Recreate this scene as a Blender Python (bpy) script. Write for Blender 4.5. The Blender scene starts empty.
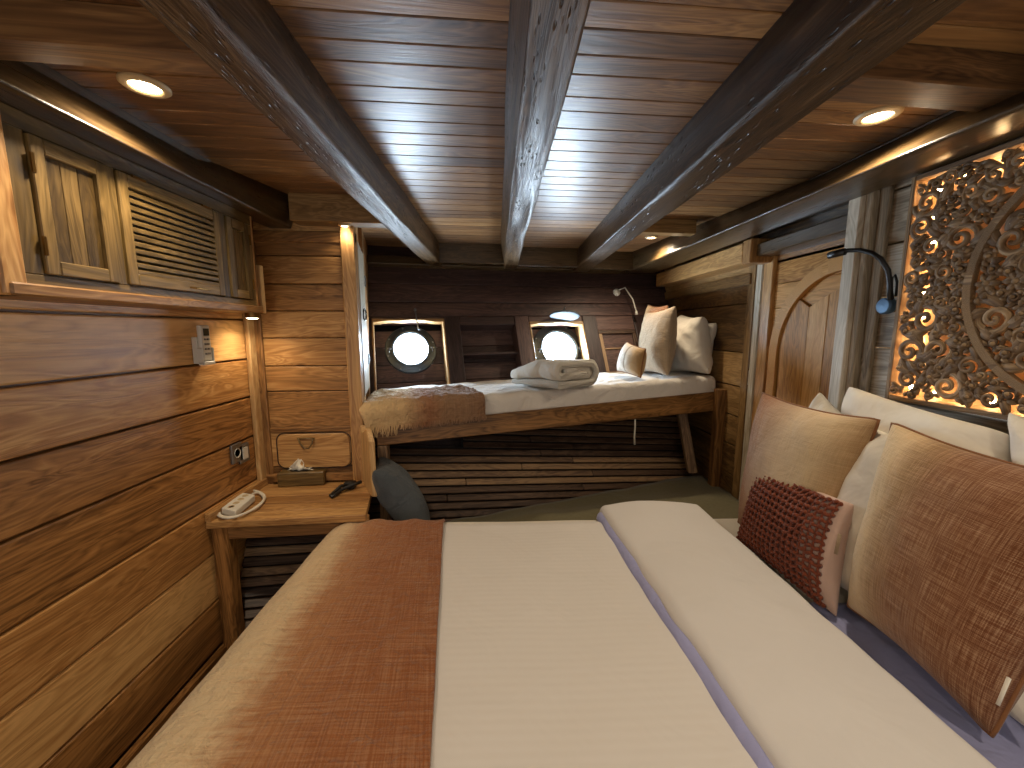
import bpy, math, random
from mathutils import Vector as V, Matrix, noise
R = random.Random(7)
SC = bpy.context.scene
COL = SC.collection

# ---------------------------------------------------------------- camera model
FPX, CZ = 400.0, 1.35
PITCH = math.atan(54/FPX); YAW = math.atan(12/FPX*math.cos(PITCH))
def ray(x, y):
    a = (x-512)/FPX; b = (384-y)/FPX
    cy, sy, cp, sp = math.cos(YAW), math.sin(YAW), math.cos(PITCH), math.sin(PITCH)
    return V((sy*cp, cy*cp, -sp)) + a*V((cy, -sy, 0)) + b*V((sy*sp, cy*sp, cp))
O = V((0, 0, CZ))
def onX(x, y, v): d = ray(x, y); return O + d*(v/d.x)
def onY(x, y, v): d = ray(x, y); return O + d*(v/d.y)
def onZ(x, y, v): d = ray(x, y); return O + d*((v-CZ)/d.z)
def onP(x, y, p0, n): d = ray(x, y); return O + d*((p0-O).dot(n)/d.dot(n))

cam = bpy.data.cameras.new('camera'); co = bpy.data.objects.new('camera', cam); COL.objects.link(co)
co.location = O; co.rotation_euler = (math.pi/2-PITCH, 0, -YAW)
cam.sensor_width = 36; cam.lens = FPX/1024*36; cam.clip_start = .02
SC.camera = co

# ---------------------------------------------------------------- materials
def srgb(h):
    if isinstance(h, str):
        h = [int(h[i:i+2], 16)/255 for i in (0, 2, 4)]
    return tuple(((c/12.92) if c <= .04045 else ((c+.055)/1.055)**2.4) for c in h) + (1,)
class NT:
    def __init__(s, name):
        s.m = bpy.data.materials.new(name); s.m.use_nodes = True
        s.t = s.m.node_tree; s.b = s.t.nodes['Principled BSDF']; s.out = s.t.nodes['Material Output']
    def n(s, k, **kw):
        nd = s.t.nodes.new(k)
        for a, v in kw.items(): setattr(nd, a, v)
        return nd
    def put(s, sock, v):
        if v is None: return
        if hasattr(v, 'is_output'): s.t.links.new(v, sock)
        else: sock.default_value = v
    def math(s, op, a, b=None, c=None, clamp=False):
        nd = s.n('ShaderNodeMath', operation=op, use_clamp=clamp)
        for i, v in enumerate((a, b, c)): s.put(nd.inputs[i], v)
        return nd.outputs[0]
    def vm(s, op, a, b):
        nd = s.n('ShaderNodeVectorMath', operation=op); s.put(nd.inputs[0], a); s.put(nd.inputs[1], b); return nd.outputs[0]
    def noise(s, vec, scale, detail=3, rough=.5, dist=0):
        nd = s.n('ShaderNodeTexNoise'); s.put(nd.inputs['Vector'], vec)
        nd.inputs['Scale'].default_value = scale; nd.inputs['Detail'].default_value = detail
        nd.inputs['Roughness'].default_value = rough; nd.inputs['Distortion'].default_value = dist
        return nd.outputs[0]
    def ramp(s, fac, stops, interp='LINEAR'):
        nd = s.n('ShaderNodeValToRGB'); e = nd.color_ramp.elements; nd.color_ramp.interpolation = interp
        while len(e) < len(stops): e.new(.5)
        for el, (p, c) in zip(e, stops): el.position = p; el.color = srgb(c) if not isinstance(c, tuple) or len(c) == 3 else c
        s.put(nd.inputs[0], fac); return nd.outputs[0]
    def attr(s, name):
        nd = s.n('ShaderNodeAttribute', attribute_name=name); return nd
    def mix(s, f, a, b, mode='MIX'):
        nd = s.n('ShaderNodeMix', data_type='RGBA', blend_type=mode)
        s.put(nd.inputs[0], f); s.put(nd.inputs[6], a); s.put(nd.inputs[7], b); return nd.outputs[2]
    def bump(s, h, strength, dist=.01, prev=None):
        nd = s.n('ShaderNodeBump'); s.put(nd.inputs['Height'], h)
        nd.inputs['Strength'].default_value = strength; nd.inputs['Distance'].default_value = dist
        if prev is not None: s.put(nd.inputs['Normal'], prev)
        return nd.outputs[0]
def wood(name, dark, mid, light, rough=.4, bump=.25, var=.35, spec=.5, knots=True, worn=None, gs=1.0, pits=False):
    t = NT(name); g = t.attr('gv').outputs['Vector']; r = t.attr('rv').outputs['Fac']
    v1 = t.vm('MULTIPLY', g, (1.1*gs, 8*gs, 8*gs))
    n1 = t.noise(v1, 1.6, 3, .55, .9)
    rings = t.math('PINGPONG', t.math('MULTIPLY', n1, 11.0), .5)
    fine = t.noise(t.vm('MULTIPLY', g, (5, 160, 160)), 1.0, 3, .6)
    streak = t.noise(t.vm('MULTIPLY', g, (1.2, 34, 34)), 1.0, 2, .5, .3)
    f = t.math('MULTIPLY', n1, .35)
    f = t.math('ADD', f, t.math('MULTIPLY', rings, .42))
    f = t.math('ADD', f, t.math('MULTIPLY', fine, .34))
    f = t.math('ADD', f, t.math('MULTIPLY', streak, .42))
    f = t.math('ADD', f, t.math('MULTIPLY', t.math('SUBTRACT', r, .5), var))
    f = t.math('SUBTRACT', f, .17, clamp=True)
    if knots:
        vo = t.n('ShaderNodeTexVoronoi'); t.put(vo.inputs['Vector'], t.vm('MULTIPLY', g, (1.6, 3.2, 3.2))); vo.inputs['Scale'].default_value = 1.3
        k = t.math('MULTIPLY', t.math('SUBTRACT', .075, vo.outputs['Distance']), 12, clamp=True)
        f = t.math('SUBTRACT', f, t.math('MULTIPLY', k, .5), clamp=True)
    c = t.ramp(f, [(.16, dark), (.5, mid), (.84, light)])
    pt = None
    if pits:
        vo = t.n('ShaderNodeTexVoronoi'); t.put(vo.inputs['Vector'], t.vm('ADD', t.vm('MULTIPLY', g, (26, 52, 52)), (3, 5, 8))); vo.inputs['Scale'].default_value = 1.0
        big = t.noise(t.vm('MULTIPLY', g, (3, 9, 9)), 1.5, 3, .6)
        pt = t.math('MULTIPLY', t.math('MULTIPLY', t.math('SUBTRACT', .34, vo.outputs['Distance']), 6, clamp=True), t.math('MULTIPLY', t.math('SUBTRACT', big, .50), 9, clamp=True))
        c = t.mix(t.math('MULTIPLY', pt, .8), c, srgb('120c08'))
    if worn:
        w = t.noise(t.vm('MULTIPLY', g, (3, 9, 9)), 1.4, 5, .65)
        c = t.mix(t.math('MULTIPLY', t.math('SUBTRACT', w, .50), 4, clamp=True), c, srgb(worn))
    t.put(t.b.inputs['Base Color'], c)
    t.put(t.b.inputs['Roughness'], t.math('ADD', t.math('MULTIPLY', fine, .22), rough-.1))
    t.b.inputs['Specular IOR Level'].default_value = spec
    h = t.math('ADD', t.math('MULTIPLY', fine, .35), t.math('MULTIPLY', t.math('ADD', rings, n1), .5))
    nb = t.bump(h, bump, .004)
    if pt is not None: nb = t.bump(t.math('SUBTRACT', 1, pt), .8, .004, t.bump(t.noise(t.vm('MULTIPLY', g, (5, 12, 12)), 1, 3, .5), .35, .004, nb))
    t.put(t.b.inputs['Normal'], nb)
    return t.m
def cloth(name, col, col2=None, weave=900, bump=.3, rough=.9, stops=None, axis=0, wr=0.25, stripes=0, wscale=5, slub=0, jitter=.0):
    t = NT(name); g = t.attr('gv').outputs['Vector']
    sep = t.n('ShaderNodeSeparateXYZ'); t.put(sep.inputs[0], g)
    wx = t.math('SINE', t.math('MULTIPLY', sep.outputs[0], weave)); wy = t.math('SINE', t.math('MULTIPLY', sep.outputs[1], weave))
    w = t.math('MULTIPLY', t.math('ADD', t.math('MULTIPLY', wx, wy), 1), .5)
    if stops:
        nn = t.noise(t.vm('MULTIPLY', g, (6, 3, 1)), 2.2, 4, .6)
        n3 = t.noise(t.vm('MULTIPLY', g, (90, 6, 1)) if axis else t.vm('MULTIPLY', g, (6, 90, 1)), 1, 3, .6)
        f = t.math('ADD', t.math('ADD', sep.outputs[axis], t.math('MULTIPLY', t.math('SUBTRACT', nn, .5), jitter)), t.math('MULTIPLY', t.math('SUBTRACT', n3, .5), jitter*1.3))
        c = t.ramp(f, stops)
    else: c = srgb(col)
    if col2 is not None:
        c = t.mix(t.noise(g, 60, 3), c, srgb(col2))
    sl = None
    if slub:
        a = t.noise(t.vm('MULTIPLY', g, (5, 230, 1)), 1, 2, .6); b = t.noise(t.vm('MULTIPLY', g, (230, 5, 1)), 1, 2, .6)
        sl = t.math('ADD', a, b)
        c = t.mix(t.math('MULTIPLY', t.math('SUBTRACT', sl, .92), slub*2.4, clamp=True), c, srgb((.80, .66, .52)))
        c = t.mix(t.math('MULTIPLY', t.math('SUBTRACT', 1.02, sl), slub*1.6, clamp=True), c, srgb((.25, .13, .07)))
    t.put(t.b.inputs['Base Color'], c); t.b.inputs['Roughness'].default_value = rough
    t.b.inputs['Specular IOR Level'].default_value = .25
    t.b.inputs['Sheen Weight'].default_value = .15
    wn = t.noise(g, wscale, 3, .5, .6)
    nb = t.bump(wn, wr, .03)
    if stripes:
        st = t.math('SINE', t.math('MULTIPLY', sep.outputs[1], stripes))
        nb = t.bump(st, .12, .0012, nb)
    hh = w if sl is None else t.math('ADD', t.math('MULTIPLY', w, .4), sl)
    nb = t.bump(hh, bump, .002, nb)
    t.put(t.b.inputs['Normal'], nb)
    return t.m
def plain(name, col, rough=.5, metal=0, spec=.5, coat=0, bump=0):
    t = NT(name); c = srgb(col)
    tc = t.n('ShaderNodeTexCoord').outputs['Object']
    n = t.noise(tc, 35, 4)
    t.put(t.b.inputs['Base Color'], t.mix(t.math('MULTIPLY', n, .25), c, tuple(x*.7 for x in c[:3])+(1,)))
    t.b.inputs['Roughness'].default_value = rough; t.b.inputs['Metallic'].default_value = metal
    t.b.inputs['Specular IOR Level'].default_value = spec; t.b.inputs['Coat Weight'].default_value = coat
    if bump: t.put(t.b.inputs['Normal'], t.bump(n, bump, .01))
    return t.m
def emit(name, col, strength):
    t = NT(name); e = t.n('ShaderNodeEmission'); e.inputs[0].default_value = col + (1,); e.inputs[1].default_value = strength
    t.t.links.new(e.outputs[0], t.out.inputs[0]); return t.m

M = {}
M['teak'] = wood('golden teak boards', '56381a', '9c7040', 'cfa368', .42, .14, .40)
M['teak_wall'] = wood('teak wall boards', '623f1d', 'b48048', 'e6b676', .40, .18, .5)
M['teak_pale'] = wood('pale teak trim', '7f5d33', 'b89160', 'dcbe8a', .42, .18, .3)
M['cab'] = wood('olive brown cabinet wood', '33240f', '66502a', '957746', .40, .2, .45)
M['cabdoor'] = wood('cabinet door panel wood', '2c1e0c', '54401f', '7d6338', .42, .2, .5, gs=1.6)
M['beam'] = wood('dark varnished beam', '241a0e', '46351f', '665035', .30, .14, .2, .5, worn=None)
M['beam_worn'] = wood('worn varnished beam', '180f07', '46321c', '80674a', .40, .3, .2, .26, pits=True)
M['ceil'] = wood('varnished ceiling planks', '442d1c', '7e5936', 'b28653', .37, .14, .30, .62, knots=False)
M['hull'] = wood('dark hull timber', '241816', '41302e', '6b5149', .48, .3, .45)
M['slat'] = wood('dark hull slats', '30211a', '665040', 'a38462', .48, .3, .6)
M['grey'] = wood('weathered grey brown boards', '6d5f4c', 'aa9c86', 'd2c8b6', .55, .25, .4, .3)
M['wallr'] = wood('brown panel wall', '4a331a', '8a6a40', 'bb9868', .36, .2, .45)
M['door'] = wood('orange teak door', '7a4d1e', 'bd8948', 'e0b070', .48, .15, .3, .22)
M['carve'] = wood('carved grey brown wood', '38281c', '7c6346', 'c0a27a', .62, .5, .3, .3, knots=False)
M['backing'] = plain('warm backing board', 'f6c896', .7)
M['floor'] = wood('floor boards', '3a2812', '6b4d22', '8e6d34', .35, .2, .3)
M['sheet'] = cloth('white striped cotton', 'd2ccc6', weave=1500, bump=.05, rough=.75, wr=.2, stripes=290, wscale=6)
M['cuff'] = cloth('smooth white cotton', 'cfcac6', weave=1500, bump=.05, rough=.7, wr=.35, wscale=5)
M['blue'] = cloth('white sheet with painted blue shade', '9a9cc4', weave=1500, bump=.05, rough=.8, wr=.5, wscale=9)  # white cotton; the blue of shade and reflected daylight is painted into the colour
M['pillow'] = cloth('white pillowcase', 'd8d0c2', weave=1400, bump=.06, rough=.85, wr=.35, wscale=4)
M['bunksheet'] = cloth('bunk sheet', 'd4cec6', weave=1400, bump=.05, rough=.8, wr=.8, wscale=9)
M['duvetroll'] = cloth('folded cream duvet', 'cfc9bd', weave=1400, bump=.05, rough=.85, wr=.7, wscale=14)
M['olive'] = cloth('olive grey canvas', '736b50', '5c563e', weave=700, bump=.3, wr=.3)
M['slate'] = cloth('slate grey fabric', '555a5e', '3c4146', weave=700, bump=.4, wr=.6)
M['throw'] = cloth('rust throw with cream border', 'a0522d', weave=520, bump=.55, rough=.95, wr=.6, wscale=30, slub=.30, jitter=.12,
    stops=[(0, 'c6b491'), (.34, 'c9b694'), (.46, 'cbb08a'), (.55, 'a06e46'), (.68, '8f5832'), (1, '854d29')], axis=0)
M['bunkthrow'] = cloth('beige and brown striped throw', 'b49062', weave=520, bump=.6, rough=.95, wr=.8, wscale=20, slub=.25, jitter=.06,
    stops=[(0, 'c7aa7d'), (.28, 'c2a276'), (.40, '9f7a58'), (.50, '8c5e41'), (.62, '8b6a4e'), (.8, '87684e'), (1, '7d5c44')], axis=0)
M['ombre'] = cloth('rust ombre linen', '8a4f2c', weave=600, bump=.5, rough=.95, wr=.3, slub=.5, jitter=.10,
    stops=[(0, 'cdb690'), (.20, 'c4a67c'), (.32, '94744e'), (.46, '7f5535'), (.75, '744626'), (1, '663a20')], axis=0)
M['ombre2'] = cloth('beige ombre linen', 'b99c70', weave=600, bump=.5, rough=.95, wr=.3, slub=.3, jitter=.10,
    stops=[(0, '84552f'), (.14, '8f6242'), (.36, 'a88a6c'), (.52, 'c0a684'), (.78, 'bfa680'), (1, '9a7a54')], axis=0)
M['natural'] = cloth('natural linen cushion', '9c8a72', weave=600, bump=.5, rough=.95, wr=.4, slub=.3)
M['stripecush'] = cloth('cream cushion with stripes', 'cbbfae', weave=600, bump=.3, rough=.95, wr=.4, jitter=.02,
    stops=[(0, 'b9ab96'), (.2, 'd8d0c4'), (.45, 'd2c8ba'), (.5, '8d7c68'), (.55, 'd0c4b2'), (.78, 'c2a784'), (1, 'a88558')], axis=0)
M['knit'] = cloth('rust knit yarn', '7d3d24', '5f2b18', weave=900, bump=.6, rough=.95)
M['lining'] = cloth('pale pink lining', 'c0a394', weave=900, bump=.2)
M['piping'] = cloth('brown piping', '7d5232', weave=900, bump=.2)
M['white'] = plain('white plastic', 'd8d4c8', .4)
M['cable'] = plain('white cable', 'd8d2c2', .45)
M['black'] = plain('black rubber', '141414', .4)
M['bluegrey'] = plain('blue grey metal', '4d6a86', .35, .4)
M['brass'] = plain('aged brass', '8c6a3a', .35, .9)
M['steel'] = plain('dull steel', '8d9299', .3, .9)
M['ring'] = plain('grey bronze', '5d6266', .38, .8)
M['dark'] = plain('dark void lining', '120d0b', .8)
M['lid'] = plain('weathered steel cover', '5f666c', .75, .1, .2)
M['screen'] = plain('remote screen', '30352a', .2)
M['tissue'] = plain('tissue', 'e9e2d2', .9)
M['trimring'] = plain('cream lamp rim', 'c9b28a', .4)
M['daylight'] = emit('daylight seen through the glass', (.66, .83, 1.0), 85)
M['warm'] = emit('warm lamp glow', (1, .80, .50), 25)
M['led'] = emit('warm led', (1, .64, .30), 65)

# ---------------------------------------------------------------- mesh builder
class MB:
    def __init__(s): s.v = []; s.f = []; s.g = []; s.r = []
    def raw(s, vs, fs, gs, rnd=None):
        o = len(s.v); rnd = R.random() if rnd is None else rnd
        s.v += [tuple(p) for p in vs]; s.f += [tuple(i+o for i in f) for f in fs]
        s.g += [tuple(p) for p in gs]; s.r += [rnd]*len(vs)
    def hexa(s, P, ax=0, rnd=None, seg=1, jit=0):
        """P: 8 corners, bottom 4 ccw then top 4; index bits handled by caller (000,100,110,010,001,101,111,011)"""
        L = [(P[1]-P[0]).length, (P[3]-P[0]).length, (P[4]-P[0]).length]
        off = V((R.uniform(-20, 20), R.uniform(-20, 20), R.uniform(-20, 20)))
        co_ = [(0,0,0),(1,0,0),(1,1,0),(0,1,0),(0,0,1),(1,0,1),(1,1,1),(0,1,1)]
        order = {0: (0,1,2), 1: (1,0,2), 2: (2,0,1)}[ax]
        gs = []
        for c in co_:
            q = [c[k]*L[k] for k in order]; gs.append(V(q)+off)
        s.raw(P, [(0,3,2,1),(4,5,6,7),(0,1,5,4),(1,2,6,5),(2,3,7,6),(3,0,4,7)], gs, rnd)
    def box(s, x0, x1, y0, y1, z0, z1, ax=0, rnd=None, T=None):
        P = [V(p) for p in ((x0,y0,z0),(x1,y0,z0),(x1,y1,z0),(x0,y1,z0),(x0,y0,z1),(x1,y0,z1),(x1,y1,z1),(x0,y1,z1))]
        if T: P = [T(p) for p in P]
        s.hexa(P, ax, rnd)
    def tube(s, pts, rad, n=8, caps=True, flat=1.0, rnd=None, up=None):
        pts = [V(p) for p in pts]; m = len(pts)
        rs = rad if hasattr(rad, '__len__') else [rad]*m
        vs = []; gs = []; prev = None; L = 0
        for i, p in enumerate(pts):
            t = (pts[min(i+1, m-1)]-pts[max(i-1, 0)])
            t = t.normalized() if t.length > 1e-9 else V((0,0,1))
            if prev is None:
                a = V(up) if up else (V((0,0,1)) if abs(t.z) < .9 else V((1,0,0)))
            else: a = prev
            a = (a - t*a.dot(t)); a = a.normalized() if a.length > 1e-6 else t.orthogonal().normalized()
            b = t.cross(a); prev = a
            if i: L += (p-pts[i-1]).length
            for k in range(n):
                an = 2*math.pi*k/n
                vs.append(p + a*(math.cos(an)*rs[i]*flat) + b*(math.sin(an)*rs[i])); gs.append((L, math.cos(an)*rs[i], math.sin(an)*rs[i]))
        fs = [(i*n+k, i*n+(k+1)%n, (i+1)*n+(k+1)%n, (i+1)*n+k) for i in range(m-1) for k in range(n)]
        if caps: fs += [tuple(range(n-1, -1, -1)), tuple((m-1)*n+k for k in range(n))]
        s.raw(vs, fs, gs, rnd)
    def lathe(s, c, axis, prof, n=24, rnd=None, cap=True):
        """prof: [(radius, height along axis)]"""
        axis = V(axis).normalized(); a = axis.orthogonal().normalized(); b = axis.cross(a)
        vs = []; gs = []
        for r, h in prof:
            for k in range(n):
                an = 2*math.pi*k/n; p = V(c)+axis*h+(a*math.cos(an)+b*math.sin(an))*r
                vs.append(p); gs.append((math.cos(an)*r, math.sin(an)*r, h))
        m = len(prof)
        fs = [(i*n+k, i*n+(k+1)%n, (i+1)*n+(k+1)%n, (i+1)*n+k) for i in range(m-1) for k in range(n)]
        if cap: fs += [tuple(range(n-1, -1, -1)), tuple((m-1)*n+k for k in range(n))]
        s.raw(vs, fs, gs, rnd)
    def prism(s, out, fn, d0, d1, ax=0, rnd=None):
        """outline out [(a,b)], fn(a,b,d)->point"""
        n = len(out); off = (R.uniform(-20,20), R.uniform(-20,20), 0)
        vs = []; gs = []
        for d in (d0, d1):
            for a, b in out:
                vs.append(fn(a, b, d)); q = (a, b, d) if ax == 0 else (b, a, d)
                gs.append((q[0]+off[0], q[1]+off[1], q[2]))
        fs = [tuple(range(n-1, -1, -1)), tuple(range(n, 2*n))] + [(i, (i+1)%n, n+(i+1)%n, n+i) for i in range(n)]
        s.raw(vs, fs, gs, rnd)
    def grid(s, P, G, nx, ny, closed=False, rnd=.5):
        s.raw(P, [(j*nx+i, j*nx+i+1, (j+1)*nx+i+1, (j+1)*nx+i) for j in range(ny-1) for i in range(nx-1)], G, rnd)
    def build(s, name, mat, parent=None, bevel=0, smooth=False, solid=0, sub=0, label=None, cat=None, group=None, kind=None, bseg=1, weld=False):
        me = bpy.data.meshes.new(name); me.from_pydata(s.v, [], s.f); me.update()
        a = me.attributes.new('gv', 'FLOAT_VECTOR', 'POINT'); a.data.foreach_set('vector', [c for p in s.g for c in p])
        b = me.attributes.new('rv', 'FLOAT', 'POINT'); b.data.foreach_set('value', s.r)
        import bmesh
        bm = bmesh.new(); bm.from_mesh(me)
        if weld: bmesh.ops.remove_doubles(bm, verts=bm.verts, dist=1e-5)
        bmesh.ops.recalc_face_normals(bm, faces=bm.faces); bm.to_mesh(me); bm.free()
        me.materials.append(M[mat] if isinstance(mat, str) else mat)
        for p in me.polygons: p.use_smooth = smooth
        o = bpy.data.objects.new(name, me); COL.objects.link(o)
        if parent is not None:
            o.parent = parent
            if parent.type == 'EMPTY': o.matrix_parent_inverse = Matrix.Translation(-V(parent.location))
        if solid:
            m = o.modifiers.new('solid', 'SOLIDIFY'); m.thickness = solid; m.offset = -1
        if bevel:
            m = o.modifiers.new('bevel', 'BEVEL'); m.width = bevel; m.segments = bseg; m.limit_method = 'ANGLE'; m.angle_limit = math.radians(40)
        if sub:
            m = o.modifiers.new('sub', 'SUBSURF'); m.levels = sub; m.render_levels = sub
        tag(o, label, cat, group, kind); return o
def tag(o, label=None, cat=None, group=None, kind=None):
    for k, v in (('label', label), ('category', cat), ('group', group), ('kind', kind)):
        if v: o[k] = v
    return o
def thing(name, loc, label=None, cat=None, group=None, kind=None):
    o = bpy.data.objects.new(name, None); COL.objects.link(o); o.location = loc; o.empty_display_size = .05
    return tag(o, label, cat, group, kind)
def nz(x, y, z=0, s=1.0): return noise.noise(V((x*s, y*s, z*s)))

# ---------------------------------------------------------------- frames
# the hull side: a plane leaning outward at the top and running obliquely
HA, HB, HC = V((-.8, 2.5, 1.0)), V((1.4, 3.1, 1.03)), V((.3, 3.16, 1.80))
HU = (HB-HA).normalized(); HN = HU.cross((HC-HA)).normalized()
if HN.y < 0: HN = -HN
HV = HN.cross(HU); HV = HV if HV.z > 0 else -HV
def H(u, v, d=0): return HA + HU*u + HV*v + HN*d
def hp(x, y): p = onP(x, y, HA, HN) - HA; return p.dot(HU), p.dot(HV)
def pan(x): return 1.96 + .05*x            # end panel wall runs along this line
CROSS = .06                                # planks run slightly obliquely

# ================================================================ SETTING
# floor
m = MB()
for i in range(24):
    x = -1.25+i*.115; m.box(x, x+.112, -.9, 3.0, -.03, 0, 1)
m.build('floor', 'floor', bevel=.002, kind='structure')
# ceiling planks
m = MB(); y = -.9
while y < 3.75:
    w = R.uniform(.062, .094)
    P = []
    for z in (1.93, 1.955):
        for x, yy in ((-1.3, y), (1.6, y), (1.6, y+w-.003), (-1.3, y+w-.003)): P.append(V((x, yy+CROSS*x, z)))
    m.hexa(P, 0); y += w
m.build('ceiling', 'ceil', bevel=.002, kind='structure')
m = MB(); m.box(-1.35, 1.65, -.95, 3.8, 1.956, 1.975, 0); m.build('ceiling', 'dark', kind='structure')
# left wall
m = MB(); zs = [.07, .262, .459, .652, .862, 1.045, 1.218, 1.395, 1.57, 1.75, 1.93]
for a, b in zip(zs, zs[1:]):
    m.box(-1.185, -1.15-R.uniform(0, .003), -.9, 1.93, a+.0035, b-.0035, 1)
m.box(-1.2, -1.186, -.9, 1.96, 0, 1.95, 1, 0)
m.build('wall_left', 'teak_wall', bevel=.005, kind='structure', bseg=2)
m = MB(); m.box(-1.15, -1.125, -.9, 1.93, 0, .07, 1); m.build('baseboard_left', 'teak_wall', bevel=.004, kind='structure')
m = MB(); m.box(-1.15, -1.128, 1.845, 1.9, .62, 1.45, 2); m.build('trim_1', 'teak_pale', bevel=.004, kind='structure')
# end panel wall above the desk
m = MB()
def pbox(x0, x1, z0, z1, t, ax=0, d0=0.0):
    P = []
    for z in (z0, z1):
        for x, d in ((x0, -t), (x1, -t), (x1, .03), (x0, .03)): P.append(V((x, pan(x)+d-d0, z)))
    m.hexa(P, ax)
rows = [.60, .66, .80, .925, 1.045, 1.165, 1.285, 1.405, 1.525, 1.645, 1.77, 1.93]
rows = [onY(305, yy, pan(-.9)).z for yy in (478, 466, 429, 391, 366, 338, 311, 284, 256, 236)] + [1.93]
for a, b in zip(rows, rows[1:]):
    pbox(-1.105, -.70, a+.002, b-.002, R.uniform(0, .004))
pbox(-1.15, -.67, .3, 1.93, -.02, 2)
pbox(-1.145, -1.10, .55, 1.80, .014, 2); pbox(-.705, -.665, .55, 1.93, .014, 2)
pbox(-1.14, -.665, rows[-2]-.03, rows[-2]+.02, .014); pbox(-1.10, -.705, rows[2]-.012, rows[2]+.012, .012)
pbox(-1.15, -.665, rows[0]-.01, rows[0]+.03, .02)
m.build('wall_back', 'teak', bevel=.004, kind='structure', bseg=2)
# hatch in the end panel
hx0, hx1 = -1.07, -.735; hz0, hz1 = rows[1]-.002, rows[2]-.022
def rrect(x0, x1, z0, z1, r, cut=False):
    if cut: return [(x0+r, z0), (x1-r, z0), (x1, z0+r), (x1, z1-r), (x1-r, z1), (x0+r, z1), (x0, z1-r), (x0, z0+r)]
    o = []
    for cx, cz, a0 in ((x1-r, z0+r, -90), (x1-r, z1-r, 0), (x0+r, z1-r, 90), (x0+r, z0+r, 180)):
        for k in range(7): a = math.radians(a0+k*15); o.append((cx+r*math.cos(a), cz+r*math.sin(a)))
    return o
h = thing('hatch_door', (-.9, pan(-.9), hz0), 'small teak hatch with rounded corners and leather pull, behind the tissue box', 'hatch')
m = MB(); m.prism(rrect(hx0, hx1, hz0, hz1, .035), lambda a, b, d: V((a, pan(a)-d, b)), .004, .012); m.build('panel', 'teak', h, bevel=.002)
m = MB()
o0 = rrect(hx0-.006, hx1+.006, hz0-.006, hz1+.006, .04)
m.tube([V((a, pan(a)-.006, b)) for a, b in o0+[o0[0]]], .0024, 6); m.build('frame', 'slat', h, smooth=True)
m = MB(); cx = onY(309, 445, pan(-.9)).x; cz = hz1-.02
m.tube([(cx-.038, pan(cx)-.02, cz), (cx-.03, pan(cx)-.026, cz-.02), (cx-.008, pan(cx)-.03, cz-.045), (cx+.012, pan(cx)-.03, cz-.045), (cx+.03, pan(cx)-.026, cz-.02), (cx+.03, pan(cx)-.02, cz)], .004, 6)
m.tube([(cx-.044, pan(cx)-.018, cz), (cx+.036, pan(cx)-.018, cz)], .004, 6); m.build('handle', 'cabdoor', h, smooth=True)
# return wall beside the hull (locker side) with door
RA, RB = V((-.665, pan(-.665), 0)), V((-.825, 2.55, 0)); RD = (RB-RA).normalized(); RN = V((RD.y, -RD.x, 0))
def rbox(mm, a0, a1, z0, z1, t0, t1, ax=2):
    P = []
    for z in (z0, z1):
        for a, t in ((a0, t0), (a1, t0), (a1, t1), (a0, t1)): q = RA+RD*a+RN*t; P.append(V((q.x, q.y, z)))
    mm.hexa(P, ax)
m = MB(); rbox(m, -.02, .10, .5, 1.93, -.06, 0, 2); rbox(m, .10, 1.1, .5, 1.93, -.06, -.02, 2); rbox(m, .50, 1.1, .5, 1.93, -.06, 0, 2)
m.build('wall_back', 'teak', bevel=.004, kind='structure')
ld = thing('locker_door', RA+RD*.3+V((0, 0, 1)), 'tall narrow locker door with ring pull beside the left porthole', 'door')
m = MB(); rbox(m, .115, .485, 1.01, 1.78, -.018, .004, 2); m.build('panel', 'grey', ld, bevel=.004)
m = MB(); c = RA+RD*.25+RN*.012; m.tube([(c.x+.02*0, c.y-.0+.022*math.cos(a), 1.43+.03*math.sin(a)) for a in [k*math.pi/6 for k in range(13)]], .004, 6); m.build('ring_pull', 'black', ld, smooth=True)
for z in (1.15, 1.6):
    m = MB(); rbox(m, .47, .50, z, z+.06, .003, .01, 2); m.build('hinge', 'steel', ld)

# hull upper wall with openings
w1 = (hp(373, 352)[0], hp(447, 352)[0]); nc = (hp(463, 354)[0], hp(519, 354)[0]); w2 = (hp(533, 352)[0], hp(588, 352)[0])
lk = (hp(602, 352)[0], hp(640, 352)[0])
VB = -.13; vt = hp(480, 319)[1]; vt2 = hp(560, 322)[1]; vnic = hp(490, 325)[1]; vb = -.02
UR = 2.36
m = MB(); mb = m
def hb(u0, u1, v0, v1, d0, d1, ax=0, rnd=None):
    mb.hexa([H(u0,v0,d0), H(u1,v0,d0), H(u1,v1,d0), H(u0,v1,d0), H(u0,v0,d1), H(u1,v0,d1), H(u1,v1,d1), H(u0,v1,d1)], ax, rnd)
vtop = hp(500, 256)[1] + .06
vr = [vt+.02, hp(500, 303)[1], hp(500, 286)[1], vtop]
for a, b in zip(vr, vr[1:]): hb(-.12, UR, a+.002, b-.002, R.uniform(-.004, 0), .1)
hb(-.12, UR, -.5, VB, 0, .1)
ops = [(w1, vt), (nc, vnic), (w2, vt2), (lk, hp(620, 330)[1])]
us = [-.12] + [q for (a, b), _ in ops for q in (a, b)] + [UR]
for i in range(0, len(us), 2): hb(us[i]+.001, us[i+1]-.001, VB, vt+.018, -.012 if i else 0, .1, 1)
for (a, b), t in ops:
    if t < vt+.017: hb(a, b, t, vt+.018, -.006, .1)
m.build('wall_back', 'hull', bevel=.005, kind='structure', bseg=2)
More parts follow.
